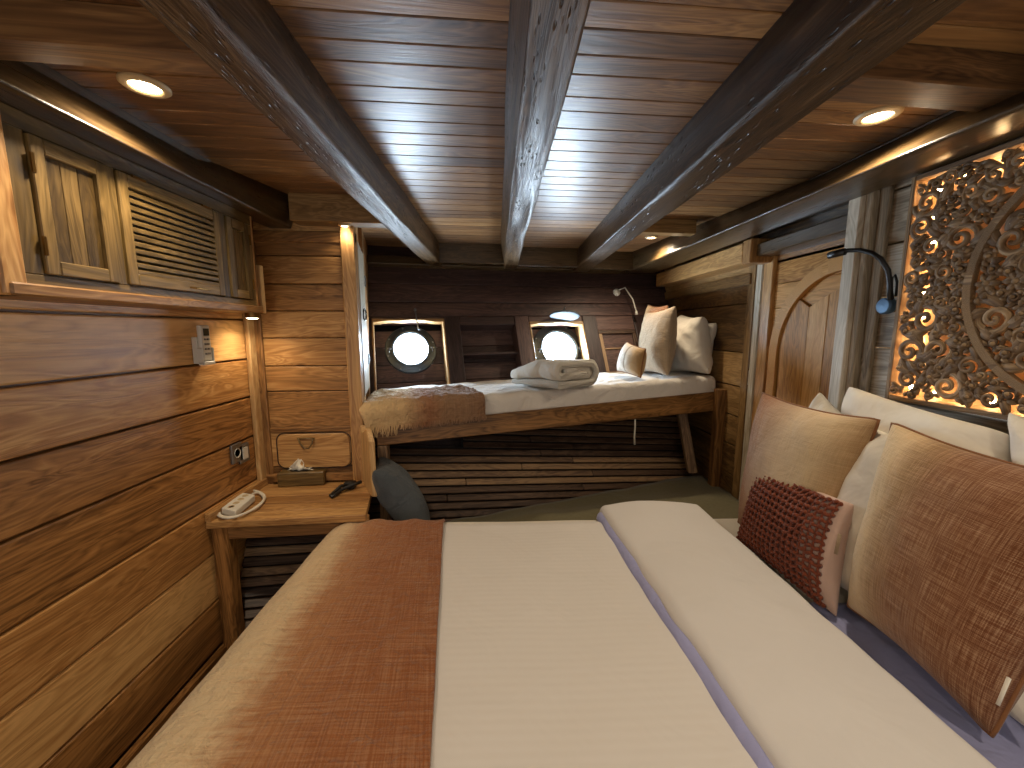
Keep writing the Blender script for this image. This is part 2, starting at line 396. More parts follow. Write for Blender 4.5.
# back of recesses
m = MB(); mb = m
[hb(-.12, UR, -.2+k_*.125, -.078+k_*.125, .115, .14, 0) for k_ in range(5)]; hb(nc[0]-.01, nc[1]+.01, hp(490, 352)[1]-.01, hp(490, 352)[1]+.008, .02, .115, 0)
m.build('wall_back', 'hull', bevel=.003, kind='structure')
m = MB(); mb = m; hb(-.12, UR+.1, -.3, vtop+.3, .16, .17); m.build('wall_back', 'dark', kind='structure')
# pale window casings
for n_, (w, t) in ((1, (w1, vt)), (2, (w2, vt2))):
    m = MB(); mb = m; e = .011
    hb(w[0], w[0]+e, VB, t, -.014, .112, 1); hb(w[1]-e, w[1], VB, t, -.014, .112, 1)
    # wavy head board
    N = 14; out = [(w[0]+(w[1]-w[0])*i/N, t) for i in range(N+1)] + [(w[1]-(w[1]-w[0])*i/N, t-.008-.014*abs(math.cos(math.pi*i/N*1.0))-.004*math.sin(i)) for i in range(N+1)]
    m.prism(out, lambda a, b, d: H(a, b, d), -.014, .03)
    m.build('trim_%d' % (n_+1), 'teak_pale', bevel=.002, kind='structure')
# portholes
def torus(mm, c, ax, Rr, r, n=36, k=8, rnd=.5):
    a = ax.orthogonal().normalized(); b = ax.cross(a); pts = [c+(a*math.cos(t)+b*math.sin(t))*Rr for t in [2*math.pi*i/n for i in range(n+1)]]
    mm.tube(pts, r, k, caps=False, up=ax, rnd=rnd)
def porthole(i, px, py, rg, ro):
    u, v = hp(px, py); # the disc sits deep in the recess
    p = onP(px, py, HA+HN*.115, HN); ax = -HN
    w = thing('window_%d' % i, p, kind='structure')
    m = MB(); m.lathe(p, ax, [(rg, .012), (rg, .03), (rg+.012, .036), (rg+.02, .03), (rg+.022, .022), (ro-.008, .02), (ro, .012), (ro, 0)], 40, cap=False); m.build('window_frame', 'ring', w, smooth=True)
    m = MB()
    for k in range(8):
        a = k*math.pi/4+.3; q = p+(HU*math.cos(a)+HV*math.sin(a))*(ro-.014)+ax*.018; m.lathe(q, ax, [(.006, 0), (.006, .004), (.002, .006)], 8)
    m.build('bolt', 'steel', w)
    m = MB(); m.lathe(p, ax, [(rg+.001, .012), (rg+.001, .016)], 40); m.build('glass', 'daylight', w)
    for sgn in (-1, 1):
        q = p+HU*sgn*(rg+.03)+ax*.03; m = MB(); m.tube([q-HU*.012, q+HU*.012], .008, 8); m.tube([q, q-HV*.03+ax*.01], .004, 6); m.build('latch', 'steel', w, smooth=True)
    return p
pw = []
s1 = (hp(430, 350)[0]-hp(394, 350)[0])/2; s2 = (hp(576, 350)[0]-hp(541, 350)[0])/2
p1 = porthole(1, 411, 350, s1*.98, s1*1.5)
p2 = porthole(2, 558, 350, s2*.98, s2*1.5)
# open steel cover folded up above the right porthole, hook above the left
q = H(*hp(560, 321), -.09)
t_ = thing('porthole_cover', q, 'round steel cover folded up above the right porthole', 'porthole cover')
ax = (V((.05, .30, 1))).normalized()
m = MB(); m.lathe(q, ax, [(.02, .012), (.07, .012), (.105, .006), (.11, -.004), (.10, -.008), (.02, -.006)], 28); m.build('lid', 'lid', t_, smooth=True)
m = MB(); m.tube([q+V((0, .02, .01)), q+V((-.005, .0, .045)), q+V((0, -.01, .06))], .006, 6); m.tube([q+V((.03, 0, .012)), q+V((.06, -.01, .03)), q+V((.075, -.02, .028))], .005, 6); m.build('handle', 'steel', t_, smooth=True)
q = H(*hp(415, 322), -.015)
m = MB(); a = H(*hp(415, 311), -.02); b = H(*hp(418, 330), -.02)
m.tube([a, a+V((.004, -.01, -.02)), b, b+V((.012, -.02, -.006))], .0045, 6); m.lathe(a, -HN, [(.009, -.01), (.009, .006)], 10)
m.build('hook', 'steel', smooth=True, label='thin steel hook hanging above the left porthole', cat='hook')
# small framed door in hull right of the right porthole
u0, v0 = hp(602, 384); u1 = lk[1]; v1 = hp(610, 330)[1]
t_ = thing('locker_door', H((lk[0]+lk[1])/2, 0, .02), 'small dark framed cupboard door right of the right porthole', 'door')
m = MB(); mb = m; e = .03
hb(lk[0], lk[1], v1-e, v1, -.004, .04); hb(lk[0], lk[1], VB, .02, -.004, .04); hb(lk[0], lk[0]+e, .02, v1-e, -.004, .04, 1); hb(lk[1]-e, lk[1], .02, v1-e, -.004, .04, 1)
hb(lk[0]+e, lk[1]-e, hp(610, 349)[1], hp(610, 349)[1]+.01, 0, .04); m.build('frame', 'slat', t_, bevel=.003)
m = MB(); mb = m; hb(lk[0]+e, lk[1]-e, .02, v1-e, .014, .03); m.build('panel', 'hull', t_)
# top trim where hull meets the ceiling
m = MB(); mb = m; vtt = hp(500, 271)[1]
hb(-.12, UR, vtt, vtt+.065, -.05, 0.0); m.build('trim_4', 'beam', bevel=.004, kind='structure')

# slatted hull lining under the bunk and behind the desk
def slp(x, z): return 2.12+.38*x+.5*(z-.35)
m = MB(); N = 34
m.box(-1.30, 1.55, 3.62, 3.66, -.05, 1.98, 0); m.box(-1.30, -1.26, 1.99, 3.62, -.05, 1.98, 1); m.box(-1.30, 1.5, 1.9, 3.62, -.09, -.05, 0)
m.build('wall_back', 'dark', kind='structure'); m = MB()  # unseen outer shell added to block world light leaking in around the slats
sl0 = V((-1.13, slp(-1.13, 0), 0))
SU = (V((1.38, slp(1.38, -.30), -.30))-sl0).normalized(); up_ = (V((-1.13, slp(-1.13, 1), 1))-sl0)
SN = SU.cross(up_).normalized(); SN = SN if SN.y > 0 else -SN; SV = SN.cross(SU); SV = SV if SV.z > 0 else -SV
ua, ub = 0, (V((1.38, slp(1.38, -.30), -.30))-sl0).length
for i in range(33):
    v_ = -.02+i*.0415
    if v_*SV.z > .99: break
    cuts = [ua, R.uniform(.8, 1.9), ub] if i % 2 else [ua, R.uniform(1.6, 2.1), ub]
    if v_*SV.z > .48: cuts[0] = .50
    if v_*SV.z > .78: cuts[0] = 1.0; cuts[1] = max(cuts[1], 1.3)
    for a, b in zip(cuts, cuts[1:]):
        tilt = .012
        P = [sl0+SU*uu+SV*(v_+vv)+SN*dd for vv, dd in ((0, -.009), (.0345, .006)) for uu, dd in ((a+.002, dd), (b-.002, dd))]
        lo0, lo1, hi0, hi1 = P
        m.hexa([lo0, lo1, lo1+SN*.014, lo0+SN*.014, hi0, hi1, hi1+SN*.014, hi0+SN*.014], 0)
m.build('wall_back', 'slat', bevel=.004, kind='structure')
m = MB(); 
for U0, V0, V1 in ((ua, -.05, .58), (ua+.5, .58, .90), (ua+1.0, .90, 1.12)):
    P = [sl0+SU*u+SV*v+SN*d for d in (.03, .04) for u, v in ((U0, V0), (ub, V0), (ub, V1), (U0, V1))]; m.hexa(P, 0)
m.build("wall_back", "dark", kind='structure')

# ---- right side
m = MB(); zz = [.0, .2, .4, .6, .78, .95, 1.12, 1.29, 1.46, 1.63, 1.80, 1.93]
for a, b in zip(zz, zz[1:]):
    m.box(1.285, 1.32+R.uniform(-.003, .003), -.9, 1.40, a+.003, b-.003, 1)
m.box(1.270, 1.285, 1.335, 1.372, .5, 1.93, 2)
m.build('wall_right', 'grey', bevel=.004, kind='structure', bseg=2)
m = MB()                                   # wall screws / short cleats on the grey boards
for (x, y) in ((876, 217), (881, 277)):
    p = onX(x, y, 1.284); m.lathe(p, (-1, 0, 0), [(.009, -.005), (.009, .004), (.003, .006)], 10)
m.build('trim_5', 'black', kind='structure')
# far right wall at X=1.40
m = MB()
zz = [.0, .28, .48, .66, .84, 1.02, 1.22, 1.50, 1.62, 1.93]
for a, b in zip(zz, zz[1:]): m.box(1.40, 1.43, 2.25, 3.5, a+.003, b-.003, 1)
m.box(1.385, 1.43, 2.19, 2.25, 0, 1.72, 2)
m.box(1.375, 1.40, 2.22, 3.4, 1.60, 1.66, 1)
m.build('wall_right', 'wallr', bevel=.004, kind='structure', bseg=2)
m = MB(); m.box(1.375, 1.45, 2.115, 2.165, 0, 1.72, 2); m.build('trim_6', 'grey', bevel=.004, kind='structure')
m = MB(); m.box(1.38, 1.45, 2.04, 2.115, 0, 1.73, 2); m.box(1.40, 1.45, 1.35, 2.12, 1.68, 1.76, 1); m.build('trim_7', 'teak', bevel=.004, kind='structure')
m = MB(); m.box(1.43, 1.46, 1.2, 3.5, 0, 1.95, 1, 0); m.build('wall_right', 'wallr', kind='structure')
# shelf box above
m = MB(); P = []
m.box(1.27, 1.40, 2.13, 3.30, 1.70, 1.80, 1); m.box(1.27, 1.41, 2.06, 2.13, 1.69, 1.81, 2)
m.build('trim_8', 'teak', bevel=.004, kind='structure')
m = MB(); m.box(1.30, 1.42, 1.40, 2.06, 1.72, 1.78, 1); m.box(1.2, 1.5, -.9, 3.4, 1.86, 1.93, 1); m.build('trim_9', 'beam', bevel=.004, kind='structure')
# post beside the door
m = MB(); m.box(1.235, 1.30, 1.402, 1.455, .3, 1.86, 2); m.build('trim_10', 'grey', bevel=.004, kind='structure')
m = MB(); m.box(1.25, 1.285, 1.375, 1.402, .6, 1.86, 2); m.build('trim_11', 'grey', bevel=.003, kind='structure')

# arched door
d = thing('door_1', (1.40, 1.7, .5), kind='structure')
DX = lambda a, b, dd: V((1.415-dd, a, b))
Yc, Zc, Rd = 1.61, 1.24, .405
m = MB()
for k in range(5): m.box(1.40, 1.415, 1.36, 2.045, 1.10+k*.12, 1.218+k*.12, 1)
m.box(1.40, 1.415, 1.36, 2.045, .3, 1.098, 1); m.build('back_board', 'door', d, bevel=.002)
def arcpts(r, a0, a1, n): return [(Yc+r*math.cos(math.radians(a0+(a1-a0)*i/n)), Zc+r*math.sin(math.radians(a0+(a1-a0)*i/n))) for i in range(n+1)]
m = MB()
A1 = arcpts(Rd, 0, 110, 24); A0 = arcpts(Rd-.055, 0, 110, 24)
for i in range(24): m.prism([A0[i], A1[i], A1[i+1], A0[i+1]], DX, .012, .038, 0, .6)
m.prism([(Yc+Rd-.055, .3), (Yc+Rd, .3), (Yc+Rd, Zc), (Yc+Rd-.055, Zc)], DX, .012, .038, 1, .6)
m.build('arch_frame', 'door', d, weld=True)
m = MB(); seam = onX(812, 307, 1.40)
ys = seam.y; zs_ = seam.z
out = [(ys, .3), (1.36, .3), (1.36, zs_+.13)] + [(1.36+(ys-1.36)*i/8, zs_+.13-.13*(i/8)**1.6) for i in range(1, 9)]
for k in range(4):
    ya, yb = ys-k*(ys-1.36)/4, ys-(k+1)*(ys-1.36)/4
    f = lambda y: zs_+.13-.13*((y-1.36)/(ys-1.36))**1.6
    m.prism([(ya, .3), (yb+.002, .3), (yb+.002, f(yb)), ((ya+yb)/2, f((ya+yb)/2)), (ya, f(ya))], DX, .014, .028, 1)
m.build('panel', 'door', d, bevel=.002)
m = MB(); m.prism([(ys+.002, .3), (ys+.002, zs_), (ys+.10, zs_+.06), (Yc+Rd-.06, Zc+.12), (Yc+Rd-.06, .3)], DX, .014, .026, 1, .2); m.build('panel', 'door', d, bevel=.002)

# ================================================================ CEILING BEAMS
def beam(label, near, far, y0, y1, z0=1.80, z1=1.932, mat='beam', rough=.004, tb=(0, 0), tf=None):
    tf = tf or tb
    """near/far: (x_left, x_right) of the underside"""
    m = MB(); N = 60; n = 16; vs = []; gs = []; off = R.uniform(-9, 9)
    for i in range(N+1):
        f = i/N; y = y0+(y1-y0)*f
        xl = near[0]+(far[0]-near[0])*f; xr = near[1]+(far[1]-near[1])*f
        c = .006; ta = min(tb[0]+(tf[0]-tb[0])*f**.72, xr-xl-.02); tc = max(tb[1]+(tf[1]-tb[1])*f, xl-xr+.02); k0 = c*3/(z1-z0)
        ring = [(xl+ta, z1), (xl+ta*.5, (z0+z1)/2), (xl+ta*k0, z0+c*3), (xl, z0+c), (xl+c*.3, z0+c*.3), (xl+c, z0), (xl+c*3, z0), (xl+(xr-xl)*.35, z0), (xl+(xr-xl)*.65, z0), (xr-c*3, z0), (xr-c, z0), (xr-c*.3, z0+c*.3), (xr, z0+c), (xr+tc*k0, z0+c*3), (xr+tc*.5, (z0+z1)/2), (xr+tc, z1)]
        for k, (x, z) in enumerate(ring):
            a = nz(y*3, k*.6+off, off)*rough; b = nz(y*3.3, k*.6+off+30, off)*rough
            vs.append(V((x+a, y, z+(b if z < z1-.001 else 0)))); gs.append((y+off, k*.03+x, z+off))
    fs = [(i*n+k, i*n+(k+1)%n, (i+1)*n+(k+1)%n, (i+1)*n+k) for i in range(N) for k in range(n)]
    fs += [tuple(range(n-1, -1, -1)), tuple(N*n+k for k in range(n))]
    m.raw(vs, fs, gs)
    o = m.build('ceiling_beam', mat, smooth=True, label=label, cat='beam')
    return o
b1 = beam('dark polished ceiling beam, second from the left, ending above the left porthole', (-.500, -.412), (-.505, -.405), -.8, 2.93, mat='beam_worn', tb=(0, 0))
b2 = beam('worn pitted ceiling beam running down the middle of the ceiling', (.052, .131), (.028, .128), -.8, 3.07, mat='beam_worn', rough=.007, tb=(-.022, .006))
b3 = beam('dark ceiling beam right of the pitted middle one, ending above the right porthole', (.500, .628), (.565, .690), -.8, 3.20, mat='beam_worn', rough=.006, tb=(0, .01))
b4 = beam('thick dark ceiling beam above the carved panel and arched door', (1.105, 1.235), (1.00, 1.235), -.8, 3.25, mat='beam', rough=.002, tb=(.60, .06), tf=(-.03, .06))
b5 = beam('long dark ceiling beam running along the top of the wall cupboard', (-1.06, -.893), (-1.03, -.93), -.8, pan(-.9)-.02, mat='beam', rough=.002, tb=(-.1, -.72), tf=(-.1, 0.03))
# fill above the coves to the walls
m = MB(); m.box(-1.16, -1.0, -.9, 1.9, 1.87, 1.93, 1); m.build('trim_12', 'beam', kind='structure')
def batten(x0, x1, y, w, z0, label, mat='ceil'):
    m = MB(); P = []
    for z in (z0, 1.931):
        for x, yy in ((x0, y), (x1, y), (x1, y+w), (x0, y+w)): P.append(V((x, yy+.09*x, z)))
    m.hexa(P, 0); return m.build('ceiling_batten', mat, bevel=.003, label=label, cat='batten')
batten(-1.15, -.505, .885, .07, 1.86, 'dark cross batten on the ceiling beside the brightest left downlight')
batten(.635, 1.30, .80, .09, 1.86, 'dark cross batten on the ceiling beside the near right downlight')
batten(-.90, -.507, 1.90, .09, 1.815, 'short cross batten above the teak end wall', 'wallr')
batten(.665, 1.05, 2.10, .07, 1.86, 'short cross batten before the small far right downlight', 'wallr')
batten(-.507, .03, 2.83, .06, 1.80, 'end batten between the polished left beam and the middle beam at the hull', 'beam')
batten(.128, .565, 2.90, .06, 1.80, 'end batten between the middle beam and the next one right at the hull', 'beam')
batten(.69, 1.01, 2.98, .06, 1.80, 'end batten right of the beam above the right porthole at the hull', 'beam')

# ================================================================ DOWNLIGHTS
def downlight(x, y, label, r=.048, power=11, z=1.93):
    t = thing('ceiling_light', (x, y, z), label, 'ceiling light', 'recessed round ceiling lights')
    m = MB(); m.lathe((x, y, z), (0, 0, -1), [(r*.62, .001), (r*.66, .008), (r*.9, .007), (r, .003), (r, -.002), (r*.62, -.002)], 28, cap=False); m.build('rim', 'trimring', t, smooth=True)
    m = MB(); m.lathe((x, y, z), (0, 0, -1), [(r*.63, .002), (r*.5, .005), (r*.05, .006)], 24); m.build('bulb', 'warm', t)
    l = bpy.data.lights.new('lamp', 'SPOT'); l.energy = power; l.color = (1, .83, .60); l.spot_size = math.radians(150); l.spot_blend = .8; l.shadow_soft_size = .03
    lo = bpy.data.objects.new('lamp', l); COL.objects.link(lo); lo.location = (x, y, z-.02); return t
p = onZ(145, 85, 1.93); downlight(p.x, p.y, 'bright round downlight near the upper left, beside the cupboard', .050, 20)
p = onZ(878, 115, 1.93); downlight(p.x, p.y, 'round downlight in the ceiling above the carved panel', .052, 20)
downlight(-.69, 1.882, 'small distant downlight above the teak end wall and locker', .027, 2.5, 1.814)
p = onZ(656, 237, 1.93); downlight(p.x-.03, p.y, 'small distant downlight above the bunk cushions on the right', .04, 26)

def lamp(kind, loc, energy, col, **kw):
    l = bpy.data.lights.new('lamp', kind); l.energy = energy; l.color = col
    for k, v in kw.items():
        if k != 'rot': setattr(l, k, v)
    o = bpy.data.objects.new('lamp', l); COL.objects.link(o); o.location = loc
    if 'rot' in kw: o.rotation_euler = kw['rot']
    return o
# ================================================================ WALL CUPBOARD (left)
cb = thing('wall_cupboard', (-1.07, 1.2, 1.42), 'long teak wall cupboard with louvred middle door hanging on the left wall', 'cupboard')
CX = -.99; y0, y1 = .88, 1.70; z0, z1 = 1.445, 1.80
m = MB()
m.box(-1.145, CX-.02, y0+.02, y1-.012, z0+.005, z1-.01, 1); m.build('body', 'cab', cb)
m = MB()
m.box(CX-.02, CX, y0, y1, 1.762, z1, 1); m.box(CX-.02, CX, y0, y1, z0, 1.468, 1)
dY = [(.925, 1.098), (1.122, 1.500), (1.535, 1.668)]
ed = [y0, .925, 1.098, 1.122, 1.500, 1.535, 1.668, y1]
for i in range(0, 8, 2): m.box(CX-.02, CX, ed[i], ed[i+1], 1.468, 1.762, 2)
m.build('face_frame', 'cab', cb, bevel=.002)
m = MB(); m.box(-1.148, CX+.012, y0-.03, y1+.015, 1.42, 1.447, 1); m.build('bottom_ledge', 'teak', cb, bevel=.004)
m = MB(); m.box(-1.148, CX+.008, .84, .885, 1.42, 1.80, 2); m.build('end_post', 'teak_wall', cb, bevel=.004)
m = MB(); m.box(-1.148, CX+.002, y1-.012, y1, 1.447, 1.80, 2); m.build('end_panel', 'teak', cb, bevel=.003)
for j, (a, b) in enumerate(dY):
    za, zb = 1.471, 1.759; e = .028; a += .002; b -= .002
    louv = j == 1
    m = MB(); fx = CX+.006
    m.box(CX-.012, fx, a, a+e, za, zb, 2); m.box(CX-.012, fx, b-e, b, za, zb, 2); m.box(CX-.012, fx, a+e, b-e, zb-e*1.2, zb, 1); m.box(CX-.012, fx, a+e, b-e, za, za+e*1.1, 1)
    dr = m.build('door', 'cab', cb, bevel=.002, label='louvred door' if louv else None)
    m = MB()
    if louv:
        n = 12; h_ = (zb-e*1.2-za-e*1.1)/n
        for k in range(n):
            z = za+e*1.1+k*h_
            P = [V(q) for q in ((CX-.012, a+e, z+h_*.5), (CX-.012, b-e, z+h_*.5), (CX-.010, b-e, z+h_*.62), (CX-.010, a+e, z+h_*.62), (fx-.001, a+e, z+.001), (fx-.001, b-e, z+.001), (fx+.001, b-e, z+h_*.18), (fx+.001, a+e, z+h_*.18))]
            # slanted blade: outer edge low, inner edge high
            P = [V((fx-.001, a+e, z)), V((fx-.001, b-e, z)), V((CX-.014, b-e, z+h_*.75)), V((CX-.014, a+e, z+h_*.75)), V((fx-.001, a+e, z+h_*.55)), V((fx-.001, b-e, z+h_*.55)), V((CX-.014, b-e, z+h_*1.15)), V((CX-.014, a+e, z+h_*1.15))]
            m.hexa(P, 0, .6)
        m.build('louvres', 'cab', dr)
        m = MB(); m.box(CX-.019, CX-.016, a+e, b-e, za+e, zb-e, 1); m.build('lining', 'dark', dr)
    else:
        n = 3
        for k in range(n):
            ya = a+e+k*(b-a-2*e)/n; m.box(CX-.012, CX-.004, ya, ya+(b-a-2*e)/n-.001, za+e*1.1, zb-e*1.2, 2)
        m.build('panel', 'cabdoor', dr, bevel=.001)
    if not louv:
        hy = a if j == 0 else b
        for z in (1.53, 1.70):
            m = MB(); m.tube([(fx+.002, hy, z-.02), (fx+.002, hy, z+.02)], .004, 6); m.build('hinge', 'brass', dr)
    else:
        for yy in (a+.06, b-.06):
            m = MB(); m.tube([(fx+.002, yy-.02, zb), (fx+.002, yy+.02, zb)], .004, 6); m.build('hinge', 'brass', dr)
        m = MB(); m.tube([(fx, (a+b)/2+.02, za+.014), (fx+.012, (a+b)/2+.03, za+.012), (fx+.012, (a+b)/2+.09, za+.012), (fx, (a+b)/2+.10, za+.014)], .003, 6); m.build('handle', 'brass', dr)
# little downlight at cupboard's far end
q = V((-1.05, 1.752, 1.40))
t = thing('wall_lamp', q, 'small wooden cylinder downlight under the far end of the wall cupboard', 'lamp')
m = MB(); m.lathe(q, (0, 0, 1), [(.028, 0), (.028, .03), (.024, .032)], 24); m.box(q.x, q.x+.04, q.y+.005, q.y+.03, q.z+.018, q.z+.03, 0); m.build('lamp_head', 'brass', t, smooth=False)
m = MB(); m.box(q.x+.026, q.x+.044, q.y+.005, q.y+.03, q.z+.02, 1.62, 2); m.build('stem', 'teak_pale', t, bevel=.002)
m = MB(); m.lathe(q, (0, 0, -1), [(.022, .001), (.018, .003), (.002, .003)], 20); m.build('bulb', 'warm', t)
lamp('SPOT', q-V((0.0, 0, .012)), 4.2, (1, .80, .54), spot_size=math.radians(150), spot_blend=.9, shadow_soft_size=.02)
# remote in holder
q = onX(197, 345, -1.149)
t = thing('remote_control', q, 'white air conditioner remote in a wall holder under the cupboard', 'remote control')
m = MB(); m.box(-1.13, -1.112, q.y-.024, q.y+.024, q.z-.06, q.z+.075, 2); rm = m.build('body', 'white', t, bevel=.006, bseg=2)
m = MB(); m.box(-1.112, -1.110, q.y-.013, q.y+.015, q.z+.035, q.z+.062, 2); m.build('display', 'screen', rm)
m = MB()
for r_ in range(4):
    for c_ in range(2): m.box(-1.112, -1.109, q.y-.012+c_*.015, q.y-.003+c_*.015, q.z+.018-r_*.018, q.z+.025-r_*.018, 2)
m.build('buttons', 'steel', rm)
m = MB(); m.box(-1.149, -1.128, q.y-.028, q.y+.028, q.z-.07, q.z+.03, 2); m.box(-1.13, -1.108, q.y-.03, q.y-.025, q.z-.07, q.z-.01, 2); m.box(-1.13, -1.108, q.y+.025, q.y+.03, q.z-.07, q.z-.01, 2); m.box(-1.13, -1.106, q.y-.03, q.y+.03, q.z-.075, q.z-.062, 2); m.build('holder', 'white', t, bevel=.003)
# sockets
for i, (px, lab) in enumerate(((235, 'wall socket plate nearer the camera above the desk'), (242.5, 'wall switch plate in the corner, right one of the pair above the desk'))):
    q = onX(px, 453, -1.149); w = .034
    t = thing('wall_socket' if i == 0 else 'light_switch', q, lab, 'socket' if i == 0 else 'switch')
    m = MB(); m.box(-1.15, -1.138, q.y-w, q.y+w, q.z-.042, q.z+.042, 2); m.build('plate', 'steel', t, bevel=.003)
    m = MB()
    if i == 0: m.lathe((-1.138, q.y, q.z), (1, 0, 0), [(.020, 0), (.020, .002), (.017, .0), (.001, -.002)], 20)
    else: m.box(-1.138, -1.134, q.y-.016, q.y+.016, q.z-.025, q.z+.025, 2)
    m.build('socket_face' if i == 0 else 'rocker', 'white', t)

# ================================================================ DESK
dk = thing('desk', (-.85, 1.7, 0), 'small built-in teak side table in the left corner', 'table')
m = MB(); TZ = .61
def dcor(f, s):   # f: 0 left..1 right, s: 0 front..1 back
    F0, F1 = V((-1.145, 1.50, 0)), V((-.545, 1.545, 0)); B0, B1 = V((-1.145, 1.895, 0)), V((-.625, 1.925, 0))
    return (F0*(1-f)+F1*f)*(1-s)+(B0*(1-f)+B1*f)*s
n = 5
for k in range(n):
    s0, s1_ = k/n, (k+1)/n-.004
    P = []
    for z in (TZ-.028, TZ):
        for f, s in ((0, s0), (1, s0), (1, s1_), (0, s1_)): q = dcor(f, s); P.append(V((q.x, q.y, z)))
    m.hexa(P, 0)
m.build('table_top', 'teak', dk, bevel=.003, bseg=2)
m = MB(); P = []
for z in (TZ-.085, TZ-.03):
    for f, dy in ((.10, .02), (.90, .02), (.90, .045), (.10, .045)): q = dcor(f, 0); P.append(V((q.x, q.y+dy, z)))
m.hexa(P, 0); m.build('apron', 'teak', dk, bevel=.003)
m = MB(); m.box(-1.14, -1.08, 1.515, 1.57, 0, TZ-.029, 2); m.build('leg', 'teak_wall', dk, bevel=.004)
m = MB(); m.box(-.615, -.555, 1.56, 1.62, 0, TZ-.029, 2); m.build('leg', 'teak_wall', dk, bevel=.004)
m = MB(); m.box(-1.147, -1.125, 1.50, 1.9, TZ, TZ+.035, 1); m.build('side_lip', 'teak', dk, bevel=.003)
# tissue box
q = (onZ(277, 487, TZ)+onZ(328, 482, TZ))/2; q.y += .03
t = thing('tissue_box', q, 'wooden tissue box with a white tissue sticking out', 'tissue box')
a = math.radians(6); q.y -= .018
T = lambda p: V((q.x+p.x*math.cos(a)-p.y*math.sin(a), q.y+p.x*math.sin(a)+p.y*math.cos(a), q.z+p.z))
m = MB(); m.box(-.105, .105, -.038, .038, .002, .068, 0, T=T); bxo = m.build('box', 'cab', t, bevel=.004)
m = MB(); m.prism([(.05*math.cos(k*math.pi/10), .022*math.sin(k*math.pi/10)) for k in range(20)], lambda a_, b_, d_: T(V((a_-.01, b_, d_))), .0675, .0695); m.build('opening', 'dark', bxo)
m = MB(); P = []; G = []; nx, ny = 14, 10
for j in range(ny):
    for i in range(nx):
        u = i/(nx-1); v = j/(ny-1); x = (u-.5)*.12*(1-.25*v)-.012; z = .07+.062*v*max(.12, 1-1.9*abs(u-.38))
        y = .014*math.sin(u*11+v*3)*(.3+v)+.008*math.sin(u*23)
        P.append(T(V((x+.006*math.sin(v*8), y, z)))); G.append((x, z, 0))
m.grid(P, G, nx, ny); m.build('tissue', 'tissue', t, smooth=True, solid=.0015)
# power strip + cable
q = onZ(239, 507, TZ); q.x += .01
t = thing('power_strip', q, 'white power strip with its cable coiled around it on the desk', 'power strip')
c4 = [onZ(x, y, TZ+.034) for x, y in ((221, 508), (235, 511), (255, 494.5), (242, 492))]
m = MB(); m.hexa([V((p.x, p.y, TZ+.004)) for p in c4]+c4, 1); st = m.build('body', 'white', t, bevel=.005, bseg=2)
A_, B_ = (c4[0]+c4[1])/2, (c4[2]+c4[3])/2
for k in range(4):
    m = MB(); m.lathe(A_.lerp(B_, .15+.23*k), (0, 0, 1), [(.012, 0), (.012, .0015), (.009, .0015), (.009, -.003)], 16); m.build('outlet', 'trimring', st)
cp_ = [(252, 494), (259, 493), (264, 499), (256, 507), (240, 515.5), (226, 518), (217, 514), (219, 505), (228, 497), (234, 491.5), (246, 490), (258, 491.5), (265, 497), (259, 506), (243, 514), (230, 517), (220, 515), (221, 507), (226, 501)]
ctl = [onZ(x, y, TZ+.008+.004*(i % 3)) for i, (x, y) in enumerate(cp_)]; pts = []
for i in range(len(ctl)-1):
    p0, p1_, p2_, p3 = ctl[max(i-1, 0)], ctl[i], ctl[i+1], ctl[min(i+2, len(ctl)-1)]
    for k in range(5):
        f = k/5; pts.append(.5*((2*p1_)+(p2_-p0)*f+(2*p0-5*p1_+4*p2_-p3)*f*f+(3*p1_-p0-3*p2_+p3)*f**3))
m = MB(); m.tube(pts, .0048, 7); m.build('cable', 'cable', t, smooth=True)
m = MB(); b_ = onZ(219, 504, TZ+.015); m.tube([b_, b_+V((-.006, .02, .012)), b_+V((.004, .035, .03))], [.010, .010, .005], 8); m.build('plug', 'white', t, smooth=True)
# black cable/strap on the right of the desk
q = onZ(348, 492, TZ)
t = thing('charger', q, 'black charger with a bunched cable at the right end of the desk', 'charger')
q.x -= .03
m = MB(); m.box(q.x-.0, q.x+.05, q.y+.02, q.y+.06, TZ+.002, TZ+.035, 0); m.build('body', 'black', t, bevel=.006, bseg=2)
m = MB(); m.tube([q+V((.02, .03, .02)), q+V((.0, .0, .03)), q+V((-.02, -.02, .012)), q+V((-.024, -.06, .01)), q+V((-.014, -.075, .01)), q+V((-.006, -.05, .01)), q+V((.0, -.01, .012)), q+V((.025, .01, .02)), q+V((.055, .03, .026)), q+V((.075, .05, .03))], .008, 8); m.build('cable', 'black', t, smooth=True)
# side board at right of desk
m = MB(); N = 14; zb = onX(366, 434, -.585).z
out = [(1.60, TZ), (1.93, TZ), (1.93, .90)] + [(1.93-.33*i/N, .90-.02*math.sin(i/N*7)-.02*(i/N)) for i in range(1, N+1)]
m.prism(out, lambda a_, b_, d_: V((d_-.30*(a_-1.72), 1.72+(a_-1.60)*.55, b_)), -.612, -.586, 1)
m.build('side_board', 'teak_pale', bevel=.004, label='pale upright teak board with wavy top at the right end of the desk', cat='board')

